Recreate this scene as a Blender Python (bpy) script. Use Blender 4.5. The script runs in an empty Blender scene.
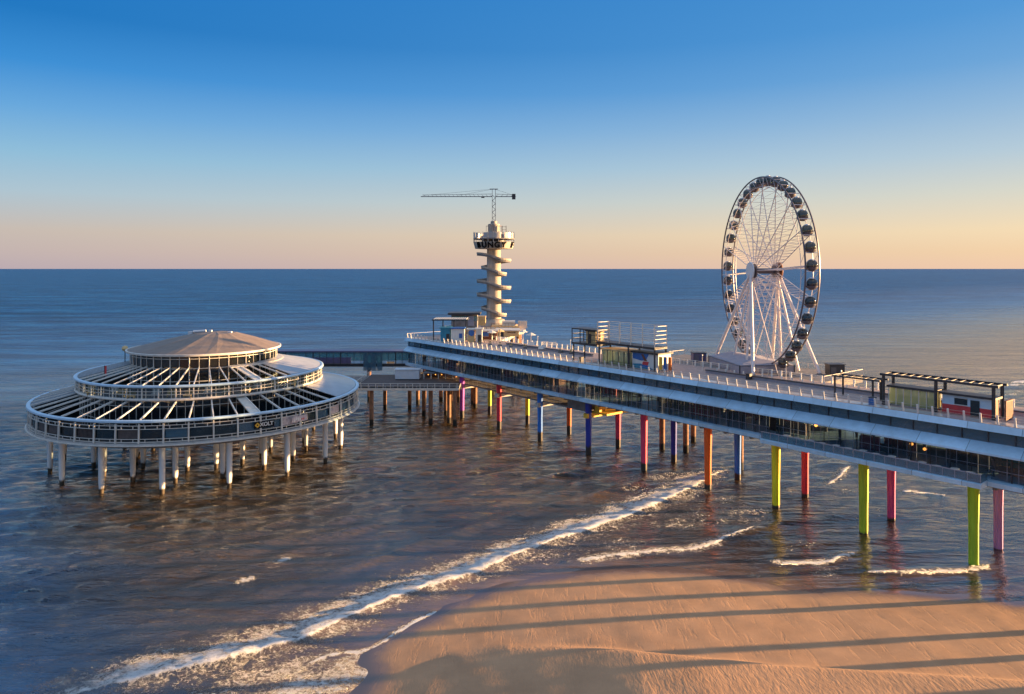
import bpy, math, random
import numpy as np
from math import sin, cos, pi, radians as R, sqrt, atan2
from mathutils import Vector, Matrix
random.seed(7); np.random.seed(7)
sc = bpy.context.scene
COL = sc.collection
F = 720.0; HC = 40.0; HY = 268.5

# ------------------------------------------------------------------ camera
cam = bpy.data.cameras.new('camera'); co = bpy.data.objects.new('camera', cam); COL.objects.link(co)
co.location = (0, 0, HC); co.rotation_euler = (pi/2, 0, 0)
cam.sensor_width = 36; cam.sensor_fit = 'HORIZONTAL'; cam.lens = F/1024*36
cam.shift_y = -(347-HY)/1024
cam.clip_start = .5; cam.clip_end = 200000
sc.camera = co

def at(x, y, Y):                     # point at depth Y seen at a photo position
    return Vector(((x-512)*Y/F, Y, HC-(y-HY)*Y/F))
def gnd(x, y, z=0):                  # point of the level z
    Y = F*(HC-z)/(y-HY); return ((x-512)*Y/F, Y)
# pier frame: s runs along the pier out to sea, t across it
DX, DY, NX, NY = -.622, .783, .783, .622
def P(s, t, z): return Vector((DX*s+NX*t, DY*s+NY*t, z))

# ------------------------------------------------------------------ materials
def nt(name):
    m = bpy.data.materials.new(name); m.use_nodes = True
    n = m.node_tree.nodes; l = m.node_tree.links
    return m, n, l, n['Principled BSDF']
def paint(name, col, rough=.5, metal=0, var=.18, scale=.6, bump=.0, streak=False, spec=.5, algae=None, algz=1.6):
    m, n, l, b = nt(name)
    b.inputs['Roughness'].default_value = rough; b.inputs['Metallic'].default_value = metal
    b.inputs['Specular IOR Level'].default_value = spec
    g = n.new('ShaderNodeNewGeometry')
    mp = n.new('ShaderNodeMapping'); l.new(g.outputs['Position'], mp.inputs['Vector'])
    mp.inputs['Scale'].default_value = (scale*2, scale*2, scale*(.25 if streak else 2))
    no = n.new('ShaderNodeTexNoise'); no.inputs['Detail'].default_value = 6; no.inputs['Roughness'].default_value = .65
    no.inputs['Scale'].default_value = 1
    l.new(mp.outputs[0], no.inputs['Vector'])
    r = n.new('ShaderNodeValToRGB'); l.new(no.outputs['Fac'], r.inputs['Fac'])
    r.color_ramp.elements[0].position = .3; r.color_ramp.elements[1].position = .7
    r.color_ramp.elements[0].color = tuple(c*(1-var) for c in col)+(1,)
    r.color_ramp.elements[1].color = tuple(min(1, c*(1+var)) for c in col)+(1,)
    out = r.outputs['Color']
    if algae:
        sx = n.new('ShaderNodeSeparateXYZ'); l.new(g.outputs['Position'], sx.inputs[0])
        n2 = n.new('ShaderNodeTexNoise'); n2.inputs['Scale'].default_value = 1.6; n2.inputs['Detail'].default_value = 5
        l.new(g.outputs['Position'], n2.inputs['Vector'])
        ad = n.new('ShaderNodeMath'); ad.operation = 'MULTIPLY_ADD'; l.new(n2.outputs['Fac'], ad.inputs[0]); ad.inputs[1].default_value = 1.1
        l.new(sx.outputs['Z'], ad.inputs[2])
        mr = n.new('ShaderNodeMapRange'); l.new(ad.outputs[0], mr.inputs['Value'])
        mr.inputs['From Min'].default_value = algz+.4; mr.inputs['From Max'].default_value = algz+.75
        mx = n.new('ShaderNodeMixRGB'); l.new(mr.outputs[0], mx.inputs['Fac'])
        mx.inputs['Color1'].default_value = algae+(1,); l.new(out, mx.inputs['Color2']); out = mx.outputs[0]
    l.new(out, b.inputs['Base Color'])
    if bump:
        bp = n.new('ShaderNodeBump'); bp.inputs['Strength'].default_value = bump; bp.inputs['Distance'].default_value = .05
        l.new(no.outputs['Fac'], bp.inputs['Height']); l.new(bp.outputs[0], b.inputs['Normal'])
    return m
def glass(name, tint, trans=.35, rough=.06, var=True):
    m, n, l, b = nt(name)
    b.inputs['Base Color'].default_value = tint+(1,); b.inputs['Roughness'].default_value = rough
    b.inputs['Specular IOR Level'].default_value = .9
    if var:
        g = n.new('ShaderNodeNewGeometry'); no = n.new('ShaderNodeTexNoise'); no.inputs['Scale'].default_value = .35
        l.new(g.outputs['Position'], no.inputs['Vector'])
        bp = n.new('ShaderNodeBump'); bp.inputs['Strength'].default_value = .06; bp.inputs['Distance'].default_value = .4
        l.new(no.outputs['Fac'], bp.inputs['Height']); l.new(bp.outputs[0], b.inputs['Normal'])
    t = n.new('ShaderNodeBsdfTransparent'); t.inputs[0].default_value = (.75, .85, .9, 1)
    mx = n.new('ShaderNodeMixShader'); mx.inputs[0].default_value = trans
    l.new(b.outputs[0], mx.inputs[1]); l.new(t.outputs[0], mx.inputs[2])
    l.new(mx.outputs[0], n['Material Output'].inputs['Surface'])
    return m
def lampmat(name, col, st):
    m, n, l, b = nt(name)
    b.inputs['Base Color'].default_value = col+(1,); b.inputs['Emission Color'].default_value = col+(1,)
    b.inputs['Emission Strength'].default_value = st
    return m
M = dict(
    fascia=paint('fascia_metal', (.42, .58, .72), .38, 0, .08, .3, streak=True),  # light grey metal with the blue skylight put into its base colour
    white=paint('white_paint', (.66, .65, .62), .42, 0, .12, .5, streak=True),
    cream=paint('cream_steel', (.62, .58, .52), .45, 0, .15, .5),
    rafter=paint('rafter_paint', (.66, .64, .60), .5, 0, .1, .8),
    concrete=paint('concrete', (.42, .40, .38), .8, 0, .22, .4, bump=.3, streak=True),
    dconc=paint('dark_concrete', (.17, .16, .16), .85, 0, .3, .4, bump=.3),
    tower=paint('tower_concrete', (.36, .325, .28), .8, 0, .3, .35, bump=.2, streak=True),
    roofb=paint('copper_roof', (.21, .16, .125), .55, .1, .2, .25, bump=.15),
    roofg=paint('grey_roof', (.36, .36, .37), .28, 0, .14, .25, bump=.08),
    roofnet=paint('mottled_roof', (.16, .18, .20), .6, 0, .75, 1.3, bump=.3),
    plank=paint('deck_planks', (.37, .28, .25), .8, 0, .18, .9, bump=.3),
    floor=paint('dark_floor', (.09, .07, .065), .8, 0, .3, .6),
    dark=paint('dark_steel', (.035, .037, .045), .5, .2, .3, 1),
    brown=paint('rust_wall', (.16, .06, .035), .7, 0, .35, .8),
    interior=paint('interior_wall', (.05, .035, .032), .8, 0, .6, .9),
    pink=paint('wheel_steel', (.66, .60, .60), .4, .1, .08, .6),
    rim=paint('rim_steel', (.11, .10, .125), .4, .3, .12, .6),
    hubw=paint('hub_white', (.62, .64, .68), .4, 0, .05, .6),
    red=paint('red_paint', (.55, .045, .05), .5, 0, .12, .8),
    blue=paint('blue_paint', (.02, .12, .38), .45, 0, .15, .8),
    teal=paint('teal_panel', (.02, .22, .34), .45, 0, .2, .8),
    yellow=paint('yellow_paint', (.75, .42, .04), .5, 0, .12, .8),
    orange=paint('orange_paint', (.75, .16, .02), .5, 0, .15, .8),
    goldw=paint('ochre_wall', (.60, .42, .20), .7, 0, .2, .7),
    purple=paint('purple_panel', (.10, .085, .17), .4, 0, .2, .6),
    canvas=paint('grey_canvas', (.30, .29, .34), .85, 0, .12, .5),
    dglass=glass('dark_glass', (.012, .016, .02), .25),
    cabin=glass('cabin_glass', (.01, .011, .014), .22, .05, False),
    skyglass=glass('sky_tint_glass', (.07, .16, .23), .4, .12),  # tint holds the blue reflection of the sky as plain colour
    tealglass=glass('teal_glass', (.12, .34, .38), .5),
    amber=glass('amber_glass', (.42, .42, .18), .4),
    clear=glass('clear_glass', (.06, .09, .11), .78),
    lamp=lampmat('orange_lamp', (1, .30, .05), .9),
    shadewhite=paint('shaded_white_paint', (.42, .57, .70), .5, 0, .08, .8),  # white wall with its bluish shade mixed into the colour
    black=paint('black_letter', (.005, .005, .006), .8, 0, .1, 1, spec=.1),
    signp=paint('sign_pale', (.50, .42, .42), .6, 0, .3, 1.5),
    rustpile=paint('rust_pile', (.24, .13, .08), .85, 0, .35, .5, bump=.4, algae=(.02, .018, .015), algz=1.4),
    greypile=paint('white_pile', (.72, .71, .70), .6, 0, .1, .5, bump=.2, streak=True, algae=(.05, .035, .02), algz=1.0),
)
PC = {'lime': (.36, .55, .02), 'lilac': (.45, .20, .48), 'yellow-green': (.48, .55, .02), 'magenta': (.55, .05, .25),
      'yellow': (.80, .62, .01), 'red': (.62, .025, .06), 'orange': (.85, .11, .005), 'blue': (.02, .16, .55),
      'pink': (.68, .04, .11), 'navy': (.01, .03, .30), 'purple': (.30, .04, .40)}
def pilmat(c, az): return paint(c+'_pile_paint', PC[c], .6, 0, .28, .6, bump=.15, streak=True, algae=(.03, .022, .018), algz=az)

def seamed(name, col, pitch):
    m = paint(name, col, .38, 0, .14, .3, streak=True); n = m.node_tree.nodes; l = m.node_tree.links; b = n['Principled BSDF']
    src = b.inputs['Base Color'].links[0].from_socket; g = n.new('ShaderNodeNewGeometry')
    d = n.new('ShaderNodeVectorMath'); d.operation = 'DOT_PRODUCT'; l.new(g.outputs['Position'], d.inputs[0]); d.inputs[1].default_value = (DX/pitch, DY/pitch, 0)
    f = n.new('ShaderNodeMath'); f.operation = 'FRACT'; l.new(d.outputs['Value'], f.inputs[0])
    c = n.new('ShaderNodeMath'); c.operation = 'LESS_THAN'; l.new(f.outputs[0], c.inputs[0]); c.inputs[1].default_value = .07/pitch
    fl = n.new('ShaderNodeMath'); fl.operation = 'FLOOR'; l.new(d.outputs['Value'], fl.inputs[0])
    w1 = n.new('ShaderNodeTexWhiteNoise'); w1.noise_dimensions = '1D'; l.new(fl.outputs[0], w1.inputs['W'])
    mr = n.new('ShaderNodeMapRange'); l.new(w1.outputs['Value'], mr.inputs['Value']); mr.inputs['To Min'].default_value = .82; mr.inputs['To Max'].default_value = 1.1
    v = n.new('ShaderNodeVectorMath'); v.operation = 'SCALE'; l.new(src, v.inputs[0]); l.new(mr.outputs[0], v.inputs['Scale'])
    x = n.new('ShaderNodeMixRGB'); l.new(c.outputs[0], x.inputs['Fac']); l.new(v.outputs[0], x.inputs['Color1']); x.inputs['Color2'].default_value = tuple(k*.35 for k in col)+(1,)
    l.new(x.outputs[0], b.inputs['Base Color']); return m
M['band'] = seamed('band_metal', (.42, .63, .80), 6.2)  # same grey metal, skylight blue painted in
# ------------------------------------------------------------------ mesh helper
class MB:
    def __init__(s): s.v = []; s.f = []
    def add(s, vs, fs):
        o = len(s.v); s.v += [Vector(v) for v in vs]; s.f += [tuple(i+o for i in f) for f in fs]; return s
    def hexa(s, p):  # 8 points: bottom 4 ccw, top 4
        return s.add(p, [(3,2,1,0), (4,5,6,7), (0,1,5,4), (1,2,6,5), (2,3,7,6), (3,0,4,7)])
    def box(s, x0, x1, y0, y1, z0, z1):
        return s.hexa([(x0,y0,z0),(x1,y0,z0),(x1,y1,z0),(x0,y1,z0),(x0,y0,z1),(x1,y0,z1),(x1,y1,z1),(x0,y1,z1)])
    def bst(s, s0, s1, t0, t1, z0, z1):
        q = [(s0,t0),(s0,t1),(s1,t1),(s1,t0)]
        return s.hexa([P(a,b,z0) for a,b in q]+[P(a,b,z1) for a,b in q])
    def pst(s, prof, s0, s1):        # profile of (t,z) extruded along the pier
        n = len(prof)
        vs = [P(s0,t,z) for t,z in prof]+[P(s1,t,z) for t,z in prof]
        fs = [(i,(i+1)%n,n+(i+1)%n,n+i) for i in range(n)]+[tuple(range(n))[::-1], tuple(range(n,2*n))]
        return s.add(vs, fs)
    def bar(s, a, b, w, h=None):
        a = Vector(a); b = Vector(b); h = h or w; d = (b-a)
        if d.length < 1e-5: return s
        d.normalize(); up = Vector((0,0,1)) if abs(d.z) < .95 else Vector((0,1,0))
        x = d.cross(up).normalized(); y = x.cross(d).normalized()
        q = [-x*w/2-y*h/2, x*w/2-y*h/2, x*w/2+y*h/2, -x*w/2+y*h/2]
        return s.hexa([a+k for k in q]+[b+k for k in q])
    def tube(s, a, b, r0, r1=None, n=10, ph=0):
        a = Vector(a); b = Vector(b); r1 = r0 if r1 is None else r1; d = (b-a).normalized()
        up = Vector((0,0,1)) if abs(d.z) < .95 else Vector((0,1,0))
        x = d.cross(up).normalized(); y = x.cross(d).normalized()
        vs = [a+(x*cos(ph+2*pi*i/n)+y*sin(ph+2*pi*i/n))*r0 for i in range(n)]+[b+(x*cos(ph+2*pi*i/n)+y*sin(ph+2*pi*i/n))*r1 for i in range(n)]
        return s.add(vs, [(i,(i+1)%n,n+(i+1)%n,n+i) for i in range(n)]+[tuple(range(n))[::-1], tuple(range(n,2*n))])
    def lathe(s, c, prof, n=64, a0=0, a1=2*pi, closed=True):
        full = abs(a1-a0-2*pi) < 1e-6; k = len(prof); cols = n if full else n+1
        vs = []
        for i in range(cols):
            a = a0+(a1-a0)*i/n
            for r, z in prof: vs.append((c[0]+r*cos(a), c[1]+r*sin(a), z))
        fs = []
        for i in range(n):
            j = (i+1) % cols
            for q in range(k if closed else k-1):
                p = (q+1) % k; fs.append((i*k+q, j*k+q, j*k+p, i*k+p))
        if not full and closed:
            fs.append(tuple(range(k))); fs.append(tuple((cols-1)*k+q for q in range(k))[::-1])
        return s.add(vs, fs)
    def build(s, name, mat, parent=None, label=None, local=False, smooth=False):
        o0 = wloc(parent) if (parent and not local) else Vector((0,0,0))
        me = bpy.data.meshes.new(name); me.from_pydata([v-o0 for v in s.v], [], s.f); me.materials.append(mat)
        me.update()
        import bmesh
        bm = bmesh.new(); bm.from_mesh(me); bmesh.ops.recalc_face_normals(bm, faces=bm.faces); bm.to_mesh(me); bm.free()
        if smooth:
            for p in me.polygons: p.use_smooth = True
            try: me.set_sharp_from_angle(angle=R(35))
            except Exception: pass
        o = bpy.data.objects.new(name, me); COL.objects.link(o)
        if parent: o.parent = parent
        if label: o['label'] = label
        return o
def wloc(o):
    p = Vector((0,0,0))
    while o: p += o.location; o = o.parent
    return p
def tag(o, label=None, cat=None, group=None, kind=None):
    if label: o['label'] = label
    if cat: o['category'] = cat
    if group: o['group'] = group
    if kind: o['kind'] = kind
    return o
def thing(name, loc, label, cat, group=None, rz=0):
    o = bpy.data.objects.new(name, None); COL.objects.link(o); o.location = loc; o.rotation_euler = (0,0,rz)
    o.empty_display_size = .5
    return tag(o, label, cat, group)
def kids(o): return [c for c in bpy.data.objects if c.parent == o]
def copy_tree(o, parent=None):
    c = o.copy(); COL.objects.link(c); c.parent = parent
    for k in kids(o): copy_tree(k, c)
    return c
def bars(name, lst, mat, parent):
    for a_, b_, *w_ in lst: MB().bar(a_, b_, *w_).build(name, mat, parent)
def letters(txt, size, mat, parent, mtx, name='letter', ext=.04, bold=.0):
    cu = bpy.data.curves.new('t', 'FONT'); cu.body = txt; cu.size = size; cu.extrude = ext; cu.offset = bold
    cu.align_x = 'CENTER'; cu.align_y = 'CENTER'
    to = bpy.data.objects.new('t', cu); COL.objects.link(to)
    dg = bpy.context.evaluated_depsgraph_get(); me = bpy.data.meshes.new_from_object(to.evaluated_get(dg))
    bpy.data.objects.remove(to)
    me.name = name; me.materials.clear(); me.materials.append(mat); me.transform(mtx)
    o0 = wloc(parent); me.transform(Matrix.Translation(-o0))
    o = bpy.data.objects.new(name, me); COL.objects.link(o); o.parent = parent
    return o
def face_mtx(pos, normal):
    n = Vector(normal).normalized(); up = Vector((0,0,1)); x = up.cross(n).normalized(); y = n.cross(x)
    m = Matrix(((x.x,y.x,n.x,pos[0]),(x.y,y.y,n.y,pos[1]),(x.z,y.z,n.z,pos[2]),(0,0,0,1))); return m

# ------------------------------------------------------------------ light
SUN_EL = R(5.0); SUN_AZ = atan2(.993, .12)
w = bpy.data.worlds.new('World'); sc.world = w; w.use_nodes = True
wn, wl = w.node_tree.nodes, w.node_tree.links
EXPO = 2.2; SKYG = 1/(.15*2**EXPO)
sky = wn.new('ShaderNodeTexSky'); sky.sky_type = 'NISHITA'; sky.sun_disc = False
sky.sun_elevation = SUN_EL; sky.sun_rotation = SUN_AZ; sky.altitude = 0
sky.air_density = 1.0; sky.dust_density = .6; sky.ozone_density = 2.5
bg = wn['Background']; bg.inputs[1].default_value = .15
tc = wn.new('ShaderNodeTexCoord'); sep = wn.new('ShaderNodeSeparateXYZ'); wl.new(tc.outputs['Generated'], sep.inputs[0])
def skyramp(stops):
    mr_ = wn.new('ShaderNodeMapRange'); wl.new(sep.outputs['Z'], mr_.inputs['Value']); mr_.inputs['From Min'].default_value = 0; mr_.inputs['From Max'].default_value = 1
    r_ = wn.new('ShaderNodeValToRGB'); wl.new(mr_.outputs[0], r_.inputs['Fac']); e_ = r_.color_ramp.elements
    while len(e_) > 1: e_.remove(e_[0])
    for i_, (p_, c_) in enumerate(stops):
        c_ = tuple((v/255/12.92 if v < 10 else ((v/255+.055)/1.055)**2.4) for v in c_)+(1,)
        if i_ == 0: e_[0].position = p_; e_[0].color = c_
        else: q_ = e_.new(p_); q_.color = c_
    return r_.outputs[0]
cool = skyramp([(0,(186,170,178)),(.02,(194,177,176)),(.045,(198,184,176)),(.09,(171,193,207)),(.135,(140,186,215)),(.185,(99,164,218)),(.235,(50,138,210)),(.29,(12,114,190)),(.36,(14,114,192)),(.50,(150,184,226)),(1,(194,208,232))])
warm = skyramp([(0,(238,200,172)),(.02,(240,206,168)),(.045,(242,216,178)),(.09,(213,211,198)),(.135,(179,199,213)),(.185,(145,181,214)),(.235,(106,162,213)),(.29,(80,150,212)),(.36,(68,142,208)),(.50,(156,186,226)),(1,(194,208,232))])
mrx = wn.new('ShaderNodeMapRange'); wl.new(sep.outputs['X'], mrx.inputs['Value']); mrx.inputs['From Min'].default_value = -.58; mrx.inputs['From Max'].default_value = .6
side = wn.new('ShaderNodeMixRGB'); wl.new(mrx.outputs[0], side.inputs['Fac']); wl.new(cool, side.inputs['Color1']); wl.new(warm, side.inputs['Color2'])
gain = wn.new('ShaderNodeVectorMath'); gain.operation = 'SCALE'; wl.new(side.outputs[0], gain.inputs[0]); gain.inputs['Scale'].default_value = SKYG
mixs = wn.new('ShaderNodeMixRGB'); mixs.inputs['Fac'].default_value = .975; wl.new(sky.outputs[0], mixs.inputs['Color1']); wl.new(gain.outputs[0], mixs.inputs['Color2'])
wl.new(mixs.outputs[0], bg.inputs[0])
sl = bpy.data.lights.new('sun', 'SUN'); so = bpy.data.objects.new('sun', sl); COL.objects.link(so)
sl.energy = 5.0; sl.angle = R(.5); sl.color = (1, .60, .27)
sdir = Vector((sin(SUN_AZ)*cos(SUN_EL), cos(SUN_AZ)*cos(SUN_EL), sin(SUN_EL)))
so.rotation_euler = sdir.to_track_quat('Z', 'Y').to_euler()
sc.view_settings.view_transform = 'Standard'; sc.view_settings.look = 'None'
sc.view_settings.exposure = EXPO; sc.view_settings.gamma = 1

# ------------------------------------------------------------------ sea and beach
shore_px = [(363,693),(367,660),(372,649),(395,634),(433,617),(450,606.6),(475,597),(506,586.5),(540,579),(577,574),(621,569.5),(665,569.5),(719,575),(755,580),(801,590),(847,589),(909,594),(960,597),(1001,600),(1024,603)]
shore = [(-400,-240),(-60,25),(-24,56)]+[gnd(x,y) for x,y in shore_px]+[(80,90),(120,112),(300,250),(1500,1180),(40000,31800)]
crests = [
  ([(-60,745),(10,722),(60,703),(89,693),(133,682),(173,673),(210,665),(247,656),(305,640),(341,621),(396,599),(430,587),(470,575.5),(500,563),(528,552),(560,540),(573,536),(610,523),(643,509.5),(683,493),(705,480),(745,464)], .5, .42, 7.5),
  ([(560,563),(579,560.7),(621,556),(665,551.6),(705,547),(727,538),(760,526)], .25, .28, 2.6),
  ([(765,562),(801,564),(829,562.6),(847,555.5),(863,552.5)], .22, .35, 1.8),
  ([(860,571),(869,572.5),(909,573.4),(952,572),(970,571),(986,568),(990,563)], .22, .35, 1.6),
  ([(824,486),(832,482),(842,475),(850.5,465)], .25, .4, 2.5),
  ([(900,492),(925,493),(948,498)], .15, .5, 1.5),
  ([(1060,372),(1023,381),(1011,386),(1014,391),(1004,397)], .6, 1.5, 4.0),
  ([(300,668),(330,655),(367,649),(390,636),(425,617),(445,607)], .05, .26, .9),
]
swells = [([(-60,600),(0,588),(80,570),(170,558),(300,540),(420,517)], .32, 2.2), ([(380,560),(430,545),(520,515),(600,493),(680,470)], .34, 1.8), ([(440,500),(500,490),(560,474),(620,465),(700,462)], .30, 2.2),
          ([(240,600),(330,575),(430,540),(500,520)], .25, 1.8), ([(700,545),(800,520),(870,515),(960,523)], .2, 1.5), ([(-80,520),(60,505),(200,500),(330,488)], .2, 2.5), ([(440,470),(520,455),(600,448),(720,440)], .25, 2.5)]
blobs = [(282,560,1.6,1.0),(275,566,1.0,.7),(247,579,1.3,1.0),(335,680,6,.85),(290,668,5,.75),(255,675,5,.7),(375,672,3,.85),(300,690,6,.85),(350,660,3,.8),(220,690,5,.7),(660,478,9,.6),(640,490,7,.58),(590,480,6,.45),
         (740,515,9,.58),(690,520,8,.56),(720,500,6,.55),(790,490,8,.5),(850,490,6,.5),(870,512,7,.5),(620,545,7,.55),(570,555,6,.55),(800,545,6,.45),(830,572,5,.5),(920,580,5,.45),(340,510,6,.38),(420,560,6,.42),(160,555,5,.36),(180,540,4,.34),(830,500,8,.38),(330,585,5,.40),(540,470,8,.3),
         (430,600,6,.42),(400,620,6,.42),(470,592,6,.42),(560,557,6,.42),(520,568,6,.42),(620,540,6,.42),(700,540,6,.34),(870,545,6,.34),(930,590,5,.3),(760,575,3,.42)]
def axis(lo, hi, step, far0, far1, g=1.07):
    a = list(np.arange(lo, hi, step)); s = step; x = a[-1]
    while x < far1: s *= g; x += s; a.append(x)
    s = step; x = lo; b = []
    while x > far0: s *= g; x -= s; b.append(x)
    return np.array(b[::-1]+a)
def segdist(X, Y, pts):
    best = np.full(X.shape, 1e18); sg = np.zeros(X.shape); par = np.zeros(X.shape); L = 0
    tot = sum(math.hypot(b[0]-a[0], b[1]-a[1]) for a, b in zip(pts, pts[1:]))
    for (ax, ay), (bx, by) in zip(pts, pts[1:]):
        dx, dy = bx-ax, by-ay; l2 = dx*dx+dy*dy
        t = np.clip(((X-ax)*dx+(Y-ay)*dy)/l2, 0, 1)
        ex = X-(ax+t*dx); ey = Y-(ay+t*dy); d = ex*ex+ey*ey; m = d < best
        best = np.where(m, d, best); sg = np.where(m, np.sign(dx*ey-dy*ex), sg)
        par = np.where(m, (L+t*sqrt(l2))/tot, par); L += sqrt(l2)
    return np.sqrt(best), sg, par       # sign + is left of the line: out to sea
def smooth(pts, k=4):                   # Catmull-Rom
    o = []
    for i in range(len(pts)-1):
        p0 = pts[max(i-1,0)]; p1 = pts[i]; p2 = pts[i+1]; p3 = pts[min(i+2,len(pts)-1)]
        for j in range(k):
            t = j/k; o.append(tuple(.5*((2*p1[q])+(-p0[q]+p2[q])*t+(2*p0[q]-5*p1[q]+4*p2[q]-p3[q])*t*t+(-p0[q]+3*p1[q]-3*p2[q]+p3[q])*t**3) for q in (0,1)))
    o.append(pts[-1]); return o
def wob(X, Y, sc_, seed, n=7):
    r = np.random.RandomState(seed); z = 0
    for i in range(n):
        a = r.uniform(0, 2*pi); k = 2*pi/(sc_*r.uniform(.6, 1.8)); z = z+np.sin(k*(X*cos(a)+Y*sin(a))+r.uniform(0, 6.28))
    return z/sqrt(n)
def grid(name, xs, ys, zf, attrs, mat):
    X, Y = np.meshgrid(xs, ys); Z, at_ = zf(X, Y)
    nx, ny = len(xs), len(ys)
    me = bpy.data.meshes.new(name)
    i = np.arange(nx*ny).reshape(ny, nx)
    q = np.stack([i[:-1,:-1], i[:-1,1:], i[1:,1:], i[1:,:-1]], -1).reshape(-1, 4)
    me.vertices.add(nx*ny); me.vertices.foreach_set('co', np.stack([X, Y, Z], -1).astype(np.float32).ravel())
    me.loops.add(q.size); me.loops.foreach_set('vertex_index', q.ravel().astype(np.int32))
    me.polygons.add(len(q)); me.polygons.foreach_set('loop_start', np.arange(0, q.size, 4, dtype=np.int32))
    me.polygons.foreach_set('use_smooth', np.ones(len(q), dtype=bool))
    me.update(calc_edges=True); me.validate()
    for k, v in at_.items():
        a = me.attributes.new(k, 'FLOAT', 'POINT'); a.data.foreach_set('value', v.astype(np.float32).ravel())
    me.materials.append(mat); o = bpy.data.objects.new(name, me); COL.objects.link(o); return o
shore_s = smooth(shore[1:-1], 4)
shore_s = [shore[0]]+shore_s+[shore[-1]]
def water_z(X, Y):
    near = np.exp(-np.maximum(0, np.hypot(X, Y-120)-130)/120)
    ds, sg, _ = segdist(X, Y, shore_s); ds = ds*sg
    deep = np.clip((ds-2)/48, 0, 1)
    Z = np.zeros(X.shape); r = np.random.RandomState(3)
    for i in range(26):
        lam = r.uniform(1.8, 7.5); a = R(118)+r.normal(0, .42); k = 2*pi/lam
        ph = k*(X*cos(a)+Y*sin(a))+r.uniform(0, 6.28)+.8*wob(X, Y, 30, i, 3)
        Z += .0048*lam*np.sin(ph)
    Z *= near*(.25+.75*deep)
    foam = np.zeros(X.shape)
    for ci, (px, h, core, band) in enumerate(crests):
        pts = smooth([gnd(*p) for p in px], 4)
        d, s, par = segdist(X, Y, pts); d = d*s+.16*wob(X, Y, 9, 40+ci)+.07*wob(X, Y, 1.6, 60+ci)
        end = np.clip(np.minimum(par, 1-par)*9, 0, 1)**.6
        far_ = np.clip(1-(np.abs(d)-12)/6, 0, 1)
        amp = (.85+.13*wob(X, Y, 14, 80+ci)+.12*wob(X, Y, 2.2, 90+ci)); amp = np.clip(amp, .4, 1.3)
        Z += h*end*amp*np.where(d < 0, np.exp(-(d/.5)**2), np.exp(-(d/(1.0+band*.18))**2))
        foam = np.maximum(foam, end*np.where(d < 0, np.exp(-(d/.28)**2), np.exp(-(d/core)**2))*1.25)
        foam = np.maximum(foam, end*np.where(d > 0, (1.0 if ci == 0 else .8)*np.exp(-(d/band)**2), .66*np.exp(-(d/(.75*band))**2)))
    for px, h, wd in swells:
        pts = smooth([gnd(*p) for p in px], 4); d, s, par = segdist(X, Y, pts); d = d*s
        end = np.clip(np.minimum(par, 1-par)*6, 0, 1); Z += h*end*np.where(d < 0, np.exp(-(d/(wd*.55))**2), np.exp(-(d/wd)**2))
    for x, y, rr, dn in blobs:
        gx, gy = gnd(x, y); ex = (X-gx)*.8+(Y-gy)*.6; ey = -(X-gx)*.6+(Y-gy)*.8
        foam = np.maximum(foam, dn*np.exp(-(ex/rr/1.5)**2-(ey/rr/.8)**2))
    edge = .95*np.exp(-((ds-.1+.25*wob(X, Y, 4, 9))/.28)**2)*np.clip(.55+.5*wob(X, Y, 12, 11), 0, 1)
    foam = np.maximum(foam, edge)
    return Z, {'foam': foam, 'offshore': ds}
def rho(px, py): return gnd(px, py)
blob_top = [gnd(*p) for p in [(330,715),(363,694),(396,671),(451,652),(506,645),(560,647),(620,653),(680,660),(760,668),(900,676),(1100,690)]]
def sand_z(X, Y):
    ds, sg, _ = segdist(X, Y, shore_s); ds = -ds*sg      # + on land
    Z = np.where(ds > 0, .05+.028*ds, .05+.06*ds); Z = np.minimum(Z, 1.6+.004*ds); Z = np.maximum(Z, -6)
    d2, s2, _ = segdist(X, Y, blob_top); inside = np.clip(-d2*s2/3.5, 0, 1); inside = inside*inside*(3-2*inside)
    ramp = np.clip((X+16)/30, 0, 1)
    Z = Z-np.where((X > -30) & (X < 30), inside*(1-ramp)*.0, 0)
    # beach lobe that falls away to the sea
    hump = 1.35*np.clip((X+12)/24, 0, 1)**1.1*inside*np.clip((ds)/6, 0, 1)
    Z = Z+hump
    Z += np.clip(ds/5, 0, 1)*(.014*wob(X, Y, 7, 21)+.005*wob(X, Y, 2.5, 22))
    rip = inside*np.clip(ds/4, 0, 1)
    return Z, {'land': ds, 'ripple': rip}

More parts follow.
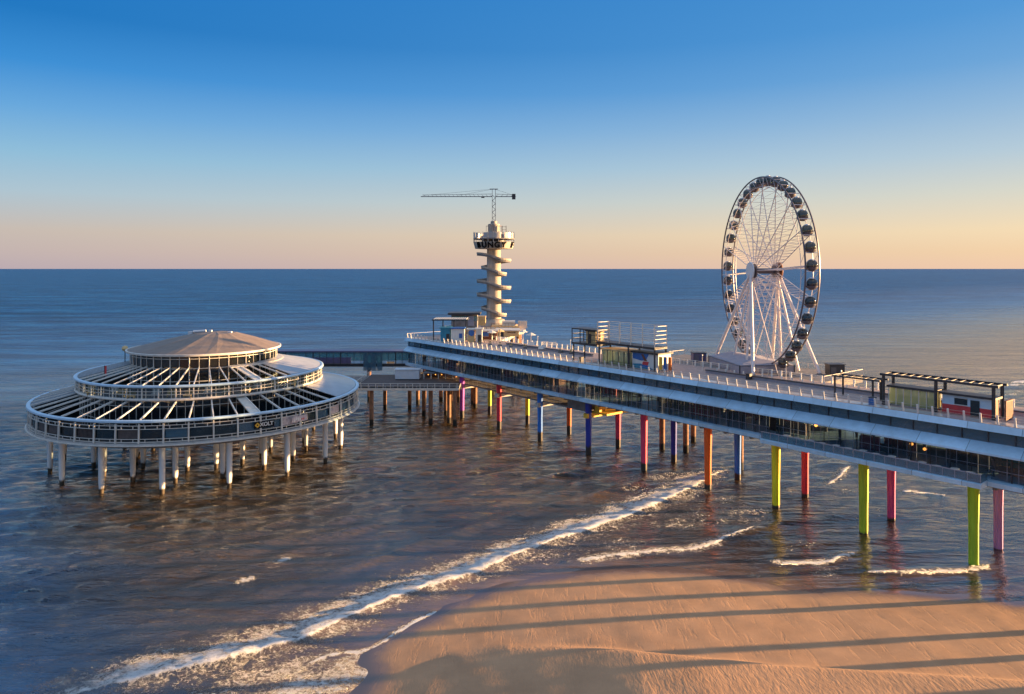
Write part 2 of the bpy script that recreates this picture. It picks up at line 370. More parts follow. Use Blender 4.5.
def water_mat():
    m, n, l, b = nt('sea_water')
    g = n.new('ShaderNodeNewGeometry')
    def noise(scale, sx=1, sy=1, det=4, rough=.6, dist=0, rot=0):
        mp = n.new('ShaderNodeMapping'); mp.inputs['Scale'].default_value = (sx, sy, 1); mp.inputs['Rotation'].default_value = (0,0,rot)
        l.new(g.outputs['Position'], mp.inputs['Vector'])
        t = n.new('ShaderNodeTexNoise'); t.inputs['Scale'].default_value = scale; t.inputs['Detail'].default_value = det
        t.inputs['Roughness'].default_value = rough; t.inputs['Distortion'].default_value = dist
        l.new(mp.outputs[0], t.inputs['Vector']); return t.outputs['Fac']
    def math_(op, a, b_=None, c=None):
        t = n.new('ShaderNodeMath'); t.operation = op
        for i, v in enumerate((a, b_, c)):
            if v is None: continue
            if isinstance(v, (int, float)): t.inputs[i].default_value = v
            else: l.new(v, t.inputs[i])
        return t.outputs[0]
    def mr(v, a, b_, c=0, d=1, sm=True):
        t = n.new('ShaderNodeMapRange'); t.interpolation_type = 'SMOOTHSTEP' if sm else 'LINEAR'
        l.new(v, t.inputs['Value']); t.inputs['From Min'].default_value = a; t.inputs['From Max'].default_value = b_
        t.inputs['To Min'].default_value = c; t.inputs['To Max'].default_value = d; return t.outputs[0]
    at1 = n.new('ShaderNodeAttribute'); at1.attribute_name = 'foam'; foam = at1.outputs['Fac']
    at2 = n.new('ShaderNodeAttribute'); at2.attribute_name = 'offshore'; off = at2.outputs['Fac']
    # foam mask: broken clumps plus lace
    n1 = noise(1.7, .8, 1.1, 12, .78, .6, R(38)); n2 = noise(.28, 1, 1, 4, .6, .5)
    v = n.new('ShaderNodeTexVoronoi'); v.feature = 'DISTANCE_TO_EDGE'; v.inputs['Scale'].default_value = 2.2
    wv = n.new('ShaderNodeTexNoise'); wv.inputs['Scale'].default_value = .8; wv.inputs['Detail'].default_value = 5; l.new(g.outputs['Position'], wv.inputs['Vector'])
    wa = n.new('ShaderNodeVectorMath'); wa.operation = 'MULTIPLY_ADD'; l.new(wv.outputs['Color'], wa.inputs[0]); wa.inputs[1].default_value = (1.5,1.5,0); l.new(g.outputs['Position'], wa.inputs[2])
    l.new(wa.outputs[0], v.inputs['Vector'])
    lace = mr(v.outputs['Distance'], 0, .16, 1, 0)
    t = math_('MULTIPLY_ADD', math_('SUBTRACT', n1, .5), 1.7, foam)
    t = math_('MULTIPLY_ADD', math_('SUBTRACT', n2, .5), .7, t)
    t = math_('MULTIPLY_ADD', math_('SUBTRACT', lace, .35), .14, t)
    t = math_('MULTIPLY', mr(t, .55, 1.05), mr(foam, .06, .22))
    # water colour: sandy inshore, blue with painted sky reflection out at sea
    cr = n.new('ShaderNodeValToRGB'); l.new(mr(off, 0, 300, 0, 1, False), cr.inputs['Fac']); e = cr.color_ramp.elements
    while len(e) > 1: e.remove(e[0])
    for i_, (p_, c_) in enumerate([(.002,(.14,.085,.055)),(.015,(.060,.040,.032)),(.06,(.034,.024,.016)),(.36,(.046,.029,.009)),(.55,(.018,.045,.075)),(1,(.008,.075,.20))]):
        if i_ == 0: e[0].position = p_; e[0].color = c_+(1,)
        else: k = e.new(p_); k.color = c_+(1,)
    sx = n.new('ShaderNodeSeparateXYZ'); l.new(g.outputs['Position'], sx.inputs[0])   # reflected sky blue painted into the water colour on the left
    pl = math_('MULTIPLY_ADD', sx.outputs['Y'], .8, sx.outputs['X']); pl = math_('MULTIPLY_ADD', noise(.06, 1, 1, 3), 34, pl)
    pm_ = n.new('ShaderNodeMixRGB'); l.new(mr(pl, 16, 50), pm_.inputs['Fac']); pm_.inputs['Color1'].default_value = (.005,.048,.115,1); l.new(cr.outputs[0], pm_.inputs['Color2'])
    f2 = n.new('ShaderNodeValToRGB'); l.new(noise(.016, .22, 1.9, 7, .7, .3, R(-3)), f2.inputs['Fac']); f2.color_ramp.elements[0].position = .38; f2.color_ramp.elements[1].position = .62  # bright crests and dark troughs of far waves painted as streaks
    f2.color_ramp.elements[0].color = (.6,.62,.66,1); f2.color_ramp.elements[1].color = (1.5,1.45,1.4,1)
    fm2 = n.new('ShaderNodeMixRGB'); fm2.blend_type = 'MULTIPLY'; fm2.inputs['Fac'].default_value = 1; l.new(pm_.outputs[0], fm2.inputs['Color1']); l.new(f2.outputs[0], fm2.inputs['Color2'])
    fr = n.new('ShaderNodeValToRGB'); l.new(noise(.055, .28, 1.7, 10, .86, .3, R(-4)), fr.inputs['Fac']); fr.color_ramp.elements[0].position = .40; fr.color_ramp.elements[1].position = .60  # finer streaks of wave light and dark, also in the colour
    fr.color_ramp.elements[0].color = (.45,.5,.55,1); fr.color_ramp.elements[1].color = (2.0,1.9,1.75,1)
    fm = n.new('ShaderNodeMixRGB'); fm.blend_type = 'MULTIPLY'; fm.inputs['Fac'].default_value = 1; l.new(fm2.outputs[0], fm.inputs['Color1']); l.new(fr.outputs[0], fm.inputs['Color2'])
    silt = n.new('ShaderNodeMixRGB'); silt.blend_type = 'MULTIPLY'; silt.inputs['Fac'].default_value = .6
    l.new(fm.outputs[0], silt.inputs['Color1'])
    sr = n.new('ShaderNodeValToRGB'); l.new(noise(.05, .5, 1, 4), sr.inputs['Fac']); sr.color_ramp.elements[0].position = .35; sr.color_ramp.elements[1].position = .65
    sr.color_ramp.elements[0].color = (.55,.6,.7,1); sr.color_ramp.elements[1].color = (1.3,1.25,1.15,1); l.new(sr.outputs[0], silt.inputs['Color2'])
    mx = n.new('ShaderNodeMixRGB'); l.new(t, mx.inputs['Fac']); l.new(silt.outputs[0], mx.inputs['Color1']); mx.inputs['Color2'].default_value = (.78,.77,.75,1)
    l.new(mx.outputs[0], b.inputs['Base Color'])
    ro_ = mr(off, 90, 420, .05, .5, False); l.new(math_('MULTIPLY_ADD', t, .5, ro_), b.inputs['Roughness'])
    l.new(mr(off, 120, 700, 1.75, 1.27, False), b.inputs['IOR'])
    # waves
    h1 = noise(.42, .42, 1.35, 5, .62, .3, R(-8)); h2 = noise(1.1, .55, 1.3, 4, .6, .4, R(-16)); h3 = noise(2.6, .7, 1.2, 3, .6, .2, R(-5)); h4 = noise(.05, .4, 1.7, 4, .6, .2, R(-6))
    calm = mr(off, 0, 50, .2, 1)
    far = mr(off, 60, 500, 1, 2.4, False); hh = math_('MULTIPLY', h1, .8); hh = math_('MULTIPLY_ADD', h2, .22, hh); hh = math_('MULTIPLY_ADD', h3, .07, hh); hh = math_('MULTIPLY_ADD', h4, 2.2, hh); hh = math_('MULTIPLY', hh, far)
    hh = math_('MULTIPLY', hh, calm); hh = math_('MULTIPLY_ADD', math_('MULTIPLY', t, noise(1.6, 1, 1, 6, .75, .5)), .55, hh)
    bp = n.new('ShaderNodeBump'); bp.inputs['Strength'].default_value = 1; bp.inputs['Distance'].default_value = 1.0
    l.new(hh, bp.inputs['Height']); l.new(bp.outputs[0], b.inputs['Normal'])
    return m
def sand_mat():
    m, n, l, b = nt('beach_sand')
    g = n.new('ShaderNodeNewGeometry')
    def noise(scale, sx=1, sy=1, det=4, rough=.6, dist=0, rot=0):
        mp = n.new('ShaderNodeMapping'); mp.inputs['Scale'].default_value = (sx, sy, 1); mp.inputs['Rotation'].default_value = (0,0,rot)
        l.new(g.outputs['Position'], mp.inputs['Vector'])
        t = n.new('ShaderNodeTexNoise'); t.inputs['Scale'].default_value = scale; t.inputs['Detail'].default_value = det
        t.inputs['Roughness'].default_value = rough; t.inputs['Distortion'].default_value = dist
        l.new(mp.outputs[0], t.inputs['Vector']); return t.outputs['Fac']
    def mth(op, a, b_=None, c=None):
        t = n.new('ShaderNodeMath'); t.operation = op
        for i, v in enumerate((a, b_, c)):
            if v is None: continue
            if isinstance(v, (int, float)): t.inputs[i].default_value = v
            else: l.new(v, t.inputs[i])
        return t.outputs[0]
    la = n.new('ShaderNodeAttribute'); la.attribute_name = 'land'; ri = n.new('ShaderNodeAttribute'); ri.attribute_name = 'ripple'
    wet = n.new('ShaderNodeMapRange'); wet.interpolation_type = 'SMOOTHSTEP'
    l.new(mth('MULTIPLY_ADD', noise(.35, 1, 1, 4), 2.4, la.outputs['Fac']), wet.inputs['Value'])
    wet.inputs['From Min'].default_value = 1.0; wet.inputs['From Max'].default_value = 4.2; wet.inputs['To Min'].default_value = 1; wet.inputs['To Max'].default_value = 0
    dry = n.new('ShaderNodeValToRGB'); l.new(noise(.22, 1, 1, 7, .65), dry.inputs['Fac'])
    dry.color_ramp.elements[0].position = .3; dry.color_ramp.elements[0].color = (.37,.20,.098,1)
    dry.color_ramp.elements[1].position = .7; dry.color_ramp.elements[1].color = (.50,.275,.138,1)
    mx = n.new('ShaderNodeMixRGB'); l.new(wet.outputs[0], mx.inputs['Fac']); l.new(dry.outputs[0], mx.inputs['Color1']); mx.inputs['Color2'].default_value = (.15,.10,.08,1)
    l.new(mx.outputs[0], b.inputs['Base Color'])
    rg = n.new('ShaderNodeMapRange'); l.new(wet.outputs[0], rg.inputs['Value']); rg.inputs['To Min'].default_value = .75; rg.inputs['To Max'].default_value = .14
    l.new(rg.outputs[0], b.inputs['Roughness'])
    rip = noise(1.6, 1.7, .55, 3, .55, .6, R(-35)); rill = noise(.5, 2.2, .35, 5, .7, .8, R(28)); gr = noise(7, 1, 1, 3, .6)
    h = mth('MULTIPLY', mth('MULTIPLY', rip, mth('MULTIPLY_ADD', ri.outputs['Fac'], 1.0, .10)), .055)
    rr = n.new('ShaderNodeMapRange'); l.new(rill, rr.inputs['Value']); rr.inputs['From Min'].default_value = .36; rr.inputs['From Max'].default_value = .46
    h = mth('MULTIPLY_ADD', rr.outputs[0], .012, h); h = mth('MULTIPLY_ADD', gr, .004, h)
    dryf = mth('SUBTRACT', 1.0, wet.outputs[0]); h = mth('MULTIPLY', h, dryf)
    bp = n.new('ShaderNodeBump'); bp.inputs['Strength'].default_value = 1; bp.inputs['Distance'].default_value = 1.0
    l.new(h, bp.inputs['Height']); l.new(bp.outputs[0], b.inputs['Normal'])
    return m
xs = axis(-95, 75, .45, -70000, 70000); ys = axis(62, 200, .45, -600, 70000)
tag(grid('sea', xs, ys, water_z, None, water_mat()), kind='structure')
xs = axis(-40, 70, .4, -500, 1200, 1.12); ys = axis(55, 112, .4, -500, 1200, 1.12)
tag(grid('beach', xs, ys, sand_z, None, sand_mat()), kind='structure')

# ------------------------------------------------------------------ pier
S0, S1 = -30, 185
pier = thing('pier', P(80, 115, 0), 'long two-storey pier hall with pale blue-grey roof bands on coloured piles', 'pier')
b = MB(); b.bst(S0, S1, 107, 123.5, 19.3, 19.75); b.build('upper_deck', M['plank'], pier)
b = MB()
b.pst([(107.35,19.75),(106.95,19.72),(106.6,18.85),(107.3,18.85)], S0, S1)
b.build('roof_fascia', M['band'], pier)
b = MB(); b.pst([(107.9,17.25),(107.9,16.95),(106.6,15.8),(106.2,15.8),(106.2,16.05)], S0, S1); b.build('canopy_roof', M['band'], pier)
b = MB(); b.pst([(107.1,16.56),(107.1,16.64),(106.98,16.55),(106.98,16.47)], S0, S1); b.build('canopy_gutter', M['dark'], pier)
b = MB(); b.pst([(107.0,11.6),(106.9,12.22),(107.5,12.35),(123.2,12.35),(123.2,11.6)], 66.95, S1)
b.pst([(107.0,11.6),(106.9,12.22),(107.5,12.35),(123.2,12.35),(123.2,11.6)], S0, 34.95)
b.pst([(104.9,11.55),(104.8,12.15),(105.3,12.3),(123.2,12.3),(123.2,11.55)], 35, 66.9); b.build('floor_slab', M['band'], pier)
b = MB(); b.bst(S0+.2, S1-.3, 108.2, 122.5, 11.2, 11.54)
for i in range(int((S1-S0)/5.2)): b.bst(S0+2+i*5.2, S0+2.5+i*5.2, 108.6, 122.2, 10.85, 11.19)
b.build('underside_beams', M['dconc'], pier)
# upper glazed strip
b = MB(); b.bst(S0+.1, S1-.1, 107.75, 107.8, 17.2, 19.28); b.build('clerestory_glass', M['skyglass'], pier)
b = MB()
for i in range(int((S1-S0)/3.1)+1):
    s = S0+i*3.1; b.bst(s-.05, s+.05, 107.6, 107.74, 17.25, 18.95)
b.bst(S0, S1, 107.62, 107.73, 18.8, 18.87)
b.build('clerestory_mullions', M['dark'], pier)
b = MB(); i = 0; s = 40
while s < 140:
    if (i//3) % 3 != 1:
        b = MB(); b.bar(P(s,108.1,17.25), P(s+1.5,108.1,19.0), .1); b.bar(P(s+1.5,108.1,19.0), P(s+3,108.1,17.25), .1); b.build('roof_truss', M['cream'], pier)
    s += 3.1; i += 1
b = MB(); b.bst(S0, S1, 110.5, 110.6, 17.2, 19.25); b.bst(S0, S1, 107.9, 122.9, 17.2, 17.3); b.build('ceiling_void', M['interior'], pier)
b = MB()
for k in range(60):  # panels painted like lit, reflective blotches in the glass
    s = random.uniform(-10, 180); wd = random.uniform(.5, 4)
    b.bst(s, s+wd, 109.6, 109.7, 17.6, 18.9)
    b.build('reflection_panel', random.choice([M['canvas'], M['goldw'], M['teal'], M['canvas']]), pier); b = MB()
# gallery
for (a, c_, t) in ((67, S1, 107.9), (S0, 34.9, 107.9), (35, 66.9, 109.6)):
    b = MB(); b.bst(a+.05, c_-.05, t, t+.04, 12.4, 17.1); b.build('gallery_glass', M['clear'] if a > 60 or a < 0 else M['clear'], pier)
    b = MB(); n_ = int((c_-a)/2.6)
    for i in range(n_+1):
        s = a+.1+i*2.6; wd = .09 if i % 2 == 0 else .035; b.bst(s-wd, s+wd, t-.1, t-.012, 12.36, 16.6)
    b.bst(a+.05, c_-.05, t-.11, t-.02, 15.0, 15.08)
    b2_ = MB(); b2_.bst(a+.05, c_-.05, t-.1, t-.03, 13.6, 13.65)
    for i in range(int((c_-a)/1.3)): b2_.bst(a+.6+i*1.3, a+.64+i*1.3, t-.09, t-.02, 12.4, 16.5)
    b2_.build('glazing_bars', M['canvas'], pier)
    b.build('gallery_mullions', M['dark'], pier)
s = S0+.3; i = 0
while s < S1-5:
    wd = [3.2, 7.5, 2.4, 5][i % 4]
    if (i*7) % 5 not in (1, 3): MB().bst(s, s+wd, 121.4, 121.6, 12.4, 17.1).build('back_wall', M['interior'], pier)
    else:
        b = MB(); b.bst(s, s+.12, 121.4, 121.6, 12.4, 17.1); b.bst(s+wd/2-.05, s+wd/2+.05, 121.4, 121.6, 12.4, 17.1); b.bst(s, s+wd, 121.4, 121.6, 14.9, 15.0); b.build('rear_window_frame', M['dark'], pier)
    s += wd; i += 1
b = MB()
for i in range(40):
    s = S0+4+i*5.2
    for t in (112, 117.5): b.tube(P(s,t,12.36), P(s,t,17.2), .22)
b.build('gallery_columns', M['dconc'], pier)
# interior partitions, alternating colours
pm = [M['interior'], M['brown'], M['dconc'], M['teal'], M['goldw'], M['interior'], M['red'], M['canvas']]
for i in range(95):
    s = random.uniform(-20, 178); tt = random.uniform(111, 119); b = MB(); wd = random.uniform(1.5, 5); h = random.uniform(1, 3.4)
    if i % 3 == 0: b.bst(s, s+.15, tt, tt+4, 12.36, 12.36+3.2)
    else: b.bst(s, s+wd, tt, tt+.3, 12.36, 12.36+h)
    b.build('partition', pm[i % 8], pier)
b = MB()
for s, wd in ((160,3.5),(150,2.2),(146,1.6)): b.bst(s, s+wd, 108.6, 108.7, 14.6, 15.5)
b.build('shop_banner', M['red'], pier)
b = MB()
for s0 in (96, 99, 102, 88, 85, 91, 80, 83):
    z = 12.4
    for dz in (0, .9, 1.9): b.bar(P(s0,109.2,z+dz), P(s0+2.4,109.2,z+dz), .09)
    for q in (0, 1.2, 2.4): b.bar(P(s0+q,109.2,z), P(s0+q,109.2,z+2.6), .1)
b.build('shop_shelving', M['goldw'], pier)
# balcony balustrade
b = MB(); b.bst(35.1, 66.8, 105.0, 105.05, 12.32, 13.35); b.bst(35.1, 35.15, 105.1, 107.4, 12.32, 13.35); b.build('balcony_glass', M['skyglass'], pier)
b = MB(); b.bar(P(35,105.02,13.4), P(66.9,105.02,13.4), .09)
for i in range(22): b.bar(P(35.1+i*1.5,104.97,12.3), P(35.1+i*1.5,104.97,13.4), .06)
b.build('balcony_rail', M['canvas'], pier)
# front balustrade of the upper deck: leaning white posts
b0 = MB(); b0.tube((0,0,-.3), (-.34*NX,-.34*NY,1.25), .15, .13, 8)
fp = None; ns = int((S1-36)/1.95)
for i in range(92):
    s = S1-1-i*1.95; pos = P(s,107.3,19.76)-wloc(pier)
    if fp is None: fp = b0.build('railing_post', M['white'], pier, local=True); o = fp
    else: o = fp.copy(); COL.objects.link(o)
    o.location = pos
b = MB()
for z in (20.1, 20.45, 20.82): b.bar(P(S0,107.45,z), P(S1,107.45,z), .022)
b.bar(P(S1-.2,107.5,20.9), P(S1-.2,123,20.9), .06)
b.build('railing_wires', M['cream'], pier)
rr = None
for i in range(92):
    s = S1-2-i*1.95; pos = P(s,122.6,19.76)-wloc(pier)
    if i == 0: rr = MB().tube((0,0,0), (.1*NX,.1*NY,1.2), .16).build('rear_railing_post', M['white'], pier, local=True); o = rr
    else: o = rr.copy(); COL.objects.link(o)
    o.location = pos
b = MB(); b.bar(P(S0,122.75,20.5), P(S1,122.75,20.5), .05); b.bar(P(S0,122.75,20.85), P(S1,122.75,20.85), .07); b.build('rear_rail', M['cream'], pier)
# low spine wall with dark bench rail
b = MB(); b.bst(S0, 86, 116.2, 116.7, 19.74, 20.25); b.bst(118, 150, 117.2, 117.6, 19.74, 20.2); b.build('spine_bench', M['canvas'], pier)
b = MB(); b.bst(S0, 86, 116.05, 116.85, 20.26, 20.4); b.bst(118, 150, 117.0, 117.8, 20.21, 20.33); b.build('bench_top', M['dark'], pier)
mp_ = None
for i in range(50):
    s = 84-i*1.95
    if i == 0: mp_ = MB().bar((0,0,0), (0,0,1.1), .2, .26).build('spine_post', M['white'], pier, local=True); o = mp_
    else: o = mp_.copy(); COL.objects.link(o)
    o.location = P(s,117.1,19.75)-wloc(pier)
# kerb line between plank fields
b = MB(); b.bst(S0, S1-.1, 107.4, 109.4, 19.752, 19.762); b.build('deck_edge_strip', M['roofg'], pier)
# piles
rows = [37.4, 52.2, 66.8, 80.4, 95.6, 111.2, 127.2, 142.9, 159.2]
fc = ['lime','yellow-green','yellow','orange','pink','navy','blue','red','purple']
bc = ['lilac','magenta','red','blue','navy','pink','orange','yellow','yellow-green']
MPF = {}
def pile(s, t, c, az, zt=11.19, r=.74):
    key = (c, az)
    if key not in MPF: MPF[key] = pilmat(c, az)
    b = MB(); j = random.uniform(3.8, 6.5)
    b.tube(P(s,t,-3), P(s,t,j), r*.82, r*.84, 8, R(22)); b.tube(P(s,t,j+.002), P(s,t,zt), r*.86, r, 8, R(22))
    b.build('pile', MPF[key], pier, c+' painted pile')
for i, s in enumerate(rows):
    az = [-.3, .2, .5, .9, 1.5, 1.8, 1.9, 2.0, 2.0][i]
    pile(s, 109.4, fc[i], az); pile(s, 118.6, bc[i], az+.2, r=.70)
for i, s in enumerate((25.7, 10.7, -4, -19)):
    pile(s, 109.4, ['pink','orange','blue','red'][i], -1.5); pile(s, 118.6, ['yellow','lime','lilac','magenta'][i], -1.5)
# cross beams between each pair carry the lower promenade
for i, s in enumerate(rows):
    if i >= 5:
        b = MB(); b.bst(s-.55, s+.55, 108.4, 119.8, 7.9, 8.85); b.build('cross_beam', M['concrete'] if i > 5 else M['yellow'], pier)  # sunlight on the nearest beam is put into its yellow colour
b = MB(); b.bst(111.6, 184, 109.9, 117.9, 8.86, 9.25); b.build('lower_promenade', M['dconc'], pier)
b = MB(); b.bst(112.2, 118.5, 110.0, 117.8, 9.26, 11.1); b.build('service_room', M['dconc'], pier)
b = MB(); b.bst(106.5, 110.8, 110.2, 118.5, 8.87, 9.3); b.bst(108.9,110.3,110.4,112.2,9.3,10.4); b.build('landing_stage', M['yellow'], pier)
b = MB()
for i in range(32):
    s = 121+i*2; b.bar(P(s,110,9.25), P(s,110,10.4), .07); b.bar(P(s,117.8,9.25), P(s,117.8,10.4), .07)
for t in (110, 117.8):
    for z in (9.8, 10.4): b.bar(P(120,t,z), P(184,t,z), .06)
b.build('promenade_railing', M['cream'], pier)
b = MB()
for s, t in ((168,113),(168,120),(176,110),(176,117),(183,110),(183,118),(172,122),(180,122.5)):
    b.tube(P(s,t,-3), P(s,t,10.9), .55, .6, 10)
b.build('end_piles', M['rustpile'], pier)
# lamps inside
for k, (s, t, z) in enumerate([(59.5,108.9,15.1),(46,111,14.4),(45,111,15.2),(44.2,111,14.0),(130,112,15.3),(150,112,15.2),(163,112,15),(38,112,15),(72,112,15),(20,112,15)]):
    b = MB(); b.lathe((0,0), [(0.001,-.24),(.2,-.14),(.26,0),(.2,.14),(.001,.24)], 10, closed=False)
    o = b.build('hanging_lamp', M['lamp'], pier, local=True, smooth=True); o.location = P(s,t,z)-wloc(pier)
# café tables on the balcony
t0 = None
TB = []
for i in range(14):
    s = 36.8+i*2.05; pos = P(s, 106.6+.5*(i % 2), 12.305)
    if i == 0:
        t0 = thing('terrace_table', pos, '', 'table')
        MB().lathe((0,0), [(.001,.72),(.55,.72),(.55,.77),(.001,.77)], 14, closed=False).build('table_top', M['white'], t0, local=True)
        MB().tube((0,0,0.04), (0,0,.72), .05).build('table_leg', M['dark'], t0, local=True)
        MB().lathe((0,0), [(.001,0),(.28,0),(.26,.04),(.001,.04)], 12, closed=False).build('table_base', M['dark'], t0, local=True)
        o = t0
    else: o = copy_tree(t0); o.location = pos
    tag(o, 'small round white table on the pier balcony behind the glass balustrade', 'table', 'round tables on the pier balcony')

# ------------------------------------------------------------------ wheel platform
wp = thing('wheel_platform', (51,147,0), 'concrete platform on rust brown piles carrying the big wheel behind the pier', 'platform')
HWC = Vector((51.2,146,0)); AX = Vector((.995,.10,0)).normalized(); WX = Vector((.10,-.995,0)).normalized()
def W(a, w_, z): return Vector((HWC.x+AX.x*a+WX.x*w_, HWC.y+AX.y*a+WX.y*w_, z))
b = MB(); q = [P(66,123.6,0),P(66,138,0),P(108,138,0),P(108,123.6,0)]
b.hexa([Vector((p.x,p.y,18.3)) for p in q]+[Vector((p.x,p.y,19.7)) for p in q]); b.build('platform_slab', M['dconc'], wp)
b = MB(); ring = q+[q[0]]
for p0, p1 in zip(ring, ring[1:]):
    p0 = Vector((p0.x,p0.y,20.75)); p1 = Vector((p1.x,p1.y,20.75)); b.bar(p0, p1, .07)
    k = int((p1-p0).length/2.2)
    for i in range(k): m_ = p0.lerp(p1, i/k); b.bar(m_-Vector((0,0,1.05)), m_, .12)
b.build('platform_railing', M['cream'], wp)
for s, t in ((104,125),(99.5,127.5),(84,124.8),(104,136)):
    MB().tube(P(s,t,-3), P(s,t,18.29), .62, .62, 12).build('pile', M['rustpile'], wp, smooth=True)
# boarding canopy
bc_ = thing('boarding_canopy', W(-4,-3,19.7), 'low grey fabric canopy over the boarding hall under the big wheel', 'canopy')
b = MB(); q = [W(-8,-9.5,0),W(-8,6.5,0),W(3,6.5,0),W(3,-9.5,0)]; ap = [W(-4.5,-6,22.6),W(-3.5,4,22.4)]
vs = [Vector((p.x,p.y,21.3)) for p in q]+ap
b.add(vs, [(0,1,5,4),(1,2,5),(2,3,4,5),(3,0,4)]); b.add([v-Vector((0,0,.12)) for v in vs], [(4,5,1,0),(5,2,1),(5,4,3,2),(4,0,3)])
b.build('canopy_cloth', M['canvas'], bc_)
b = MB(); b.hexa([Vector((p.x,p.y,19.72)) for p in q]+[Vector((p.x,p.y,21.1)) for p in q]); b.build('hall_wall', M['canvas'], bc_)
b = MB()
for p in q: b.bar(Vector((p.x*1.0,p.y,19.72)), Vector((p.x,p.y,21.3)), .2)
b.build('canopy_post', M['dark'], bc_)
def gearbox(name, pts, label, z0, z1, mat):
    o = thing(name, pts, label, 'plant box')
    b = MB(); x, y = pts[0], pts[1]
    b.box(x-1.4, x+1.4, y-1.1, y+1.1, z0+.12, z1); b.build('cabinet', mat, o)
    MB().box(x-1.55, x+1.55, y-1.25, y+1.25, z1+.003, z1+.12).build('lid', M['dark'], o)
    MB().box(x-1.3, x+1.3, y-1, y+1, z0, z0+.115).build('plinth', M['dconc'], o)
    b = MB()
    for i in range(6): b.box(x-1.2, x-.2, y-1.14, y-1.103, z0+.4+i*.2, z0+.5+i*.2)
    b.build('louvre', M['dconc'], o)
    return o
gearbox('generator_box', W(9.6,9.4,19.7), 'dark machinery box at the foot of the wheel\'s right front leg', 19.7, 21.7, M['dark'])
gearbox('ticket_box', W(-9.3,-12.2,19.7), 'dark grey cabin at the foot of the wheel\'s left rear leg', 19.7, 21.6, M['purple'])

# ------------------------------------------------------------------ ferris wheel
HH = 19.8; RW = 18.9
fw = thing('ferris_wheel', (HWC.x, HWC.y, 19.7), 'tall ferris wheel with white lattice spokes and dark glass cabins above the pier', 'ferris wheel', rz=atan2(AX.y, AX.x))
# local frame: x = axle, y = minus wheel direction, z = up
def ringmesh(b, x, r, tr, n=96, m=6):
    vs = []; fs = []
    for i in range(n):
        a = 2*pi*i/n
        for j in range(m):
            c = 2*pi*j/m; rr_ = r+tr*cos(c); vs.append((x+tr*sin(c), rr_*cos(a), rr_*sin(a)))
    for i in range(n):
        for j in range(m): fs.append((i*m+j, ((i+1)%n)*m+j, ((i+1)%n)*m+(j+1)%m, i*m+(j+1)%m))
    b.add(vs, fs)
for x in (-1.3, 1.3):
    b = MB(); ringmesh(b, x, RW, .15); o = b.build('rim', M['rim'], fw, local=True, smooth=True); o.location = (0,0,HH)
b = MB()
for x in (-1.15, 1.15): ringmesh(b, x, RW-1.9, .06)
o = b.build('inner_rim', M['pink'], fw, local=True, smooth=True); o.location = (0,0,HH)
# hub
b = MB(); b.tube((-2.6,0,0), (2.6,0,0), .55, .55, 20)
for x in (-2.2, 2.2): b.tube((x-.14,0,0), (x+.14,0,0), 1.45, 1.45, 28)
o = b.build('hub', M['rim'], fw, local=True, smooth=True); o.location = (0,0,HH)
b = MB(); b.tube((-3.15,0,0), (-2.95,0,0), 1.75, 1.85, 32); o = b.build('hub_cap', M['hubw'], fw, local=True); o.location = (0,0,HH)
b = MB(); b.tube((2.95,0,0), (3.15,0,0), 1.85, 1.75, 32); o = b.build('hub_cap', M['brown'], fw, local=True); o.location = (0,0,HH)
# spokes, ladder trusses
sp0 = None; NSP = 18
for k in range(NSP):
    if k == 0:
        b = MB()
        for sx in (-1, 1):
            b.bar((sx*2.1, 0, 1.2), (sx*1.25, 0, RW-.2), .12)
        for i in range(11):
            z = 3+i*1.45; xx = 2.1+(1.25-2.1)*(z-1.2)/(RW-1.4); b.bar((-xx,0,z), (xx,0,z), .06)
            z2 = z+1.45; b.bar((-xx,0,z), (xx,0,z2 if z2 < RW else RW-.3), .045)
        o = sp0 = b.build('spoke', M['pink'], fw, local=True)
    else: o = sp0.copy(); COL.objects.link(o)
    o.location = (0,0,HH); o.rotation_euler = (2*pi*(k+.35)/NSP, 0, 0)
rt = None
for k in range(36):
    a0 = 2*pi*k/36; da = pi/36
    if k == 0:
        b = MB(); b.bar((-1.28,RW,0), (1.28,RW,0), .1)
        for sx in (-1, 1): b.bar((sx*1.28, RW, 0), (sx*1.15, (RW-1.9)*cos(da), (RW-1.9)*sin(da)), .06)
        rt = o = b.build('rim_tie', M['pink'], fw, local=True)
    else: o = rt.copy(); COL.objects.link(o)
    o.location = (0,0,HH); o.rotation_euler = (a0,0,0)
# cabins
g0 = None; NG = 36
for k in range(NG):
    a = 2*pi*(k+.5)/NG
    if k == 0:
        b = MB(); prof = [(.001,-1.02),(.45,-1.0),(.82,-.72),(1.0,-.25),(1.02,.15),(.86,.62),(.5,.92),(.001,.98)]
        b.lathe((0,0), prof, 18, closed=False)
        g0 = b.build('cabin', M['cabin'], fw, local=True, smooth=True)
        b = MB(); b.lathe((0,0), [(.86,-.86),(1.06,-.5),(1.08,-.38),(.5,-1.08),(.001,-1.1),(.001,-1.0)], 18, closed=False); b.build('cabin_floor', M['rim'], g0, local=True, smooth=True)
        b = MB(); n_ = 24
        for q_ in range(n_):
            c0 = 2*pi*q_/n_; c1 = 2*pi*(q_+1)/n_
            b.bar((1.08*cos(c0), 0, 1.08*sin(c0)), (1.08*cos(c1), 0, 1.08*sin(c1)), .09)
        b.build('cabin_ring', M['hubw'], g0, local=True)
        b = MB(); b.lathe((0,0), [(.45,.93),(.3,1.12),(.001,1.16)], 12, closed=False); b.build('cabin_cap', M['hubw'], g0, local=True)
        o = g0
    else: o = copy_tree(g0, fw)
    o.location = (0, (RW-.2)*cos(a), HH+(RW-.2)*sin(a)-.55); o.scale = (.98,.98,.98)
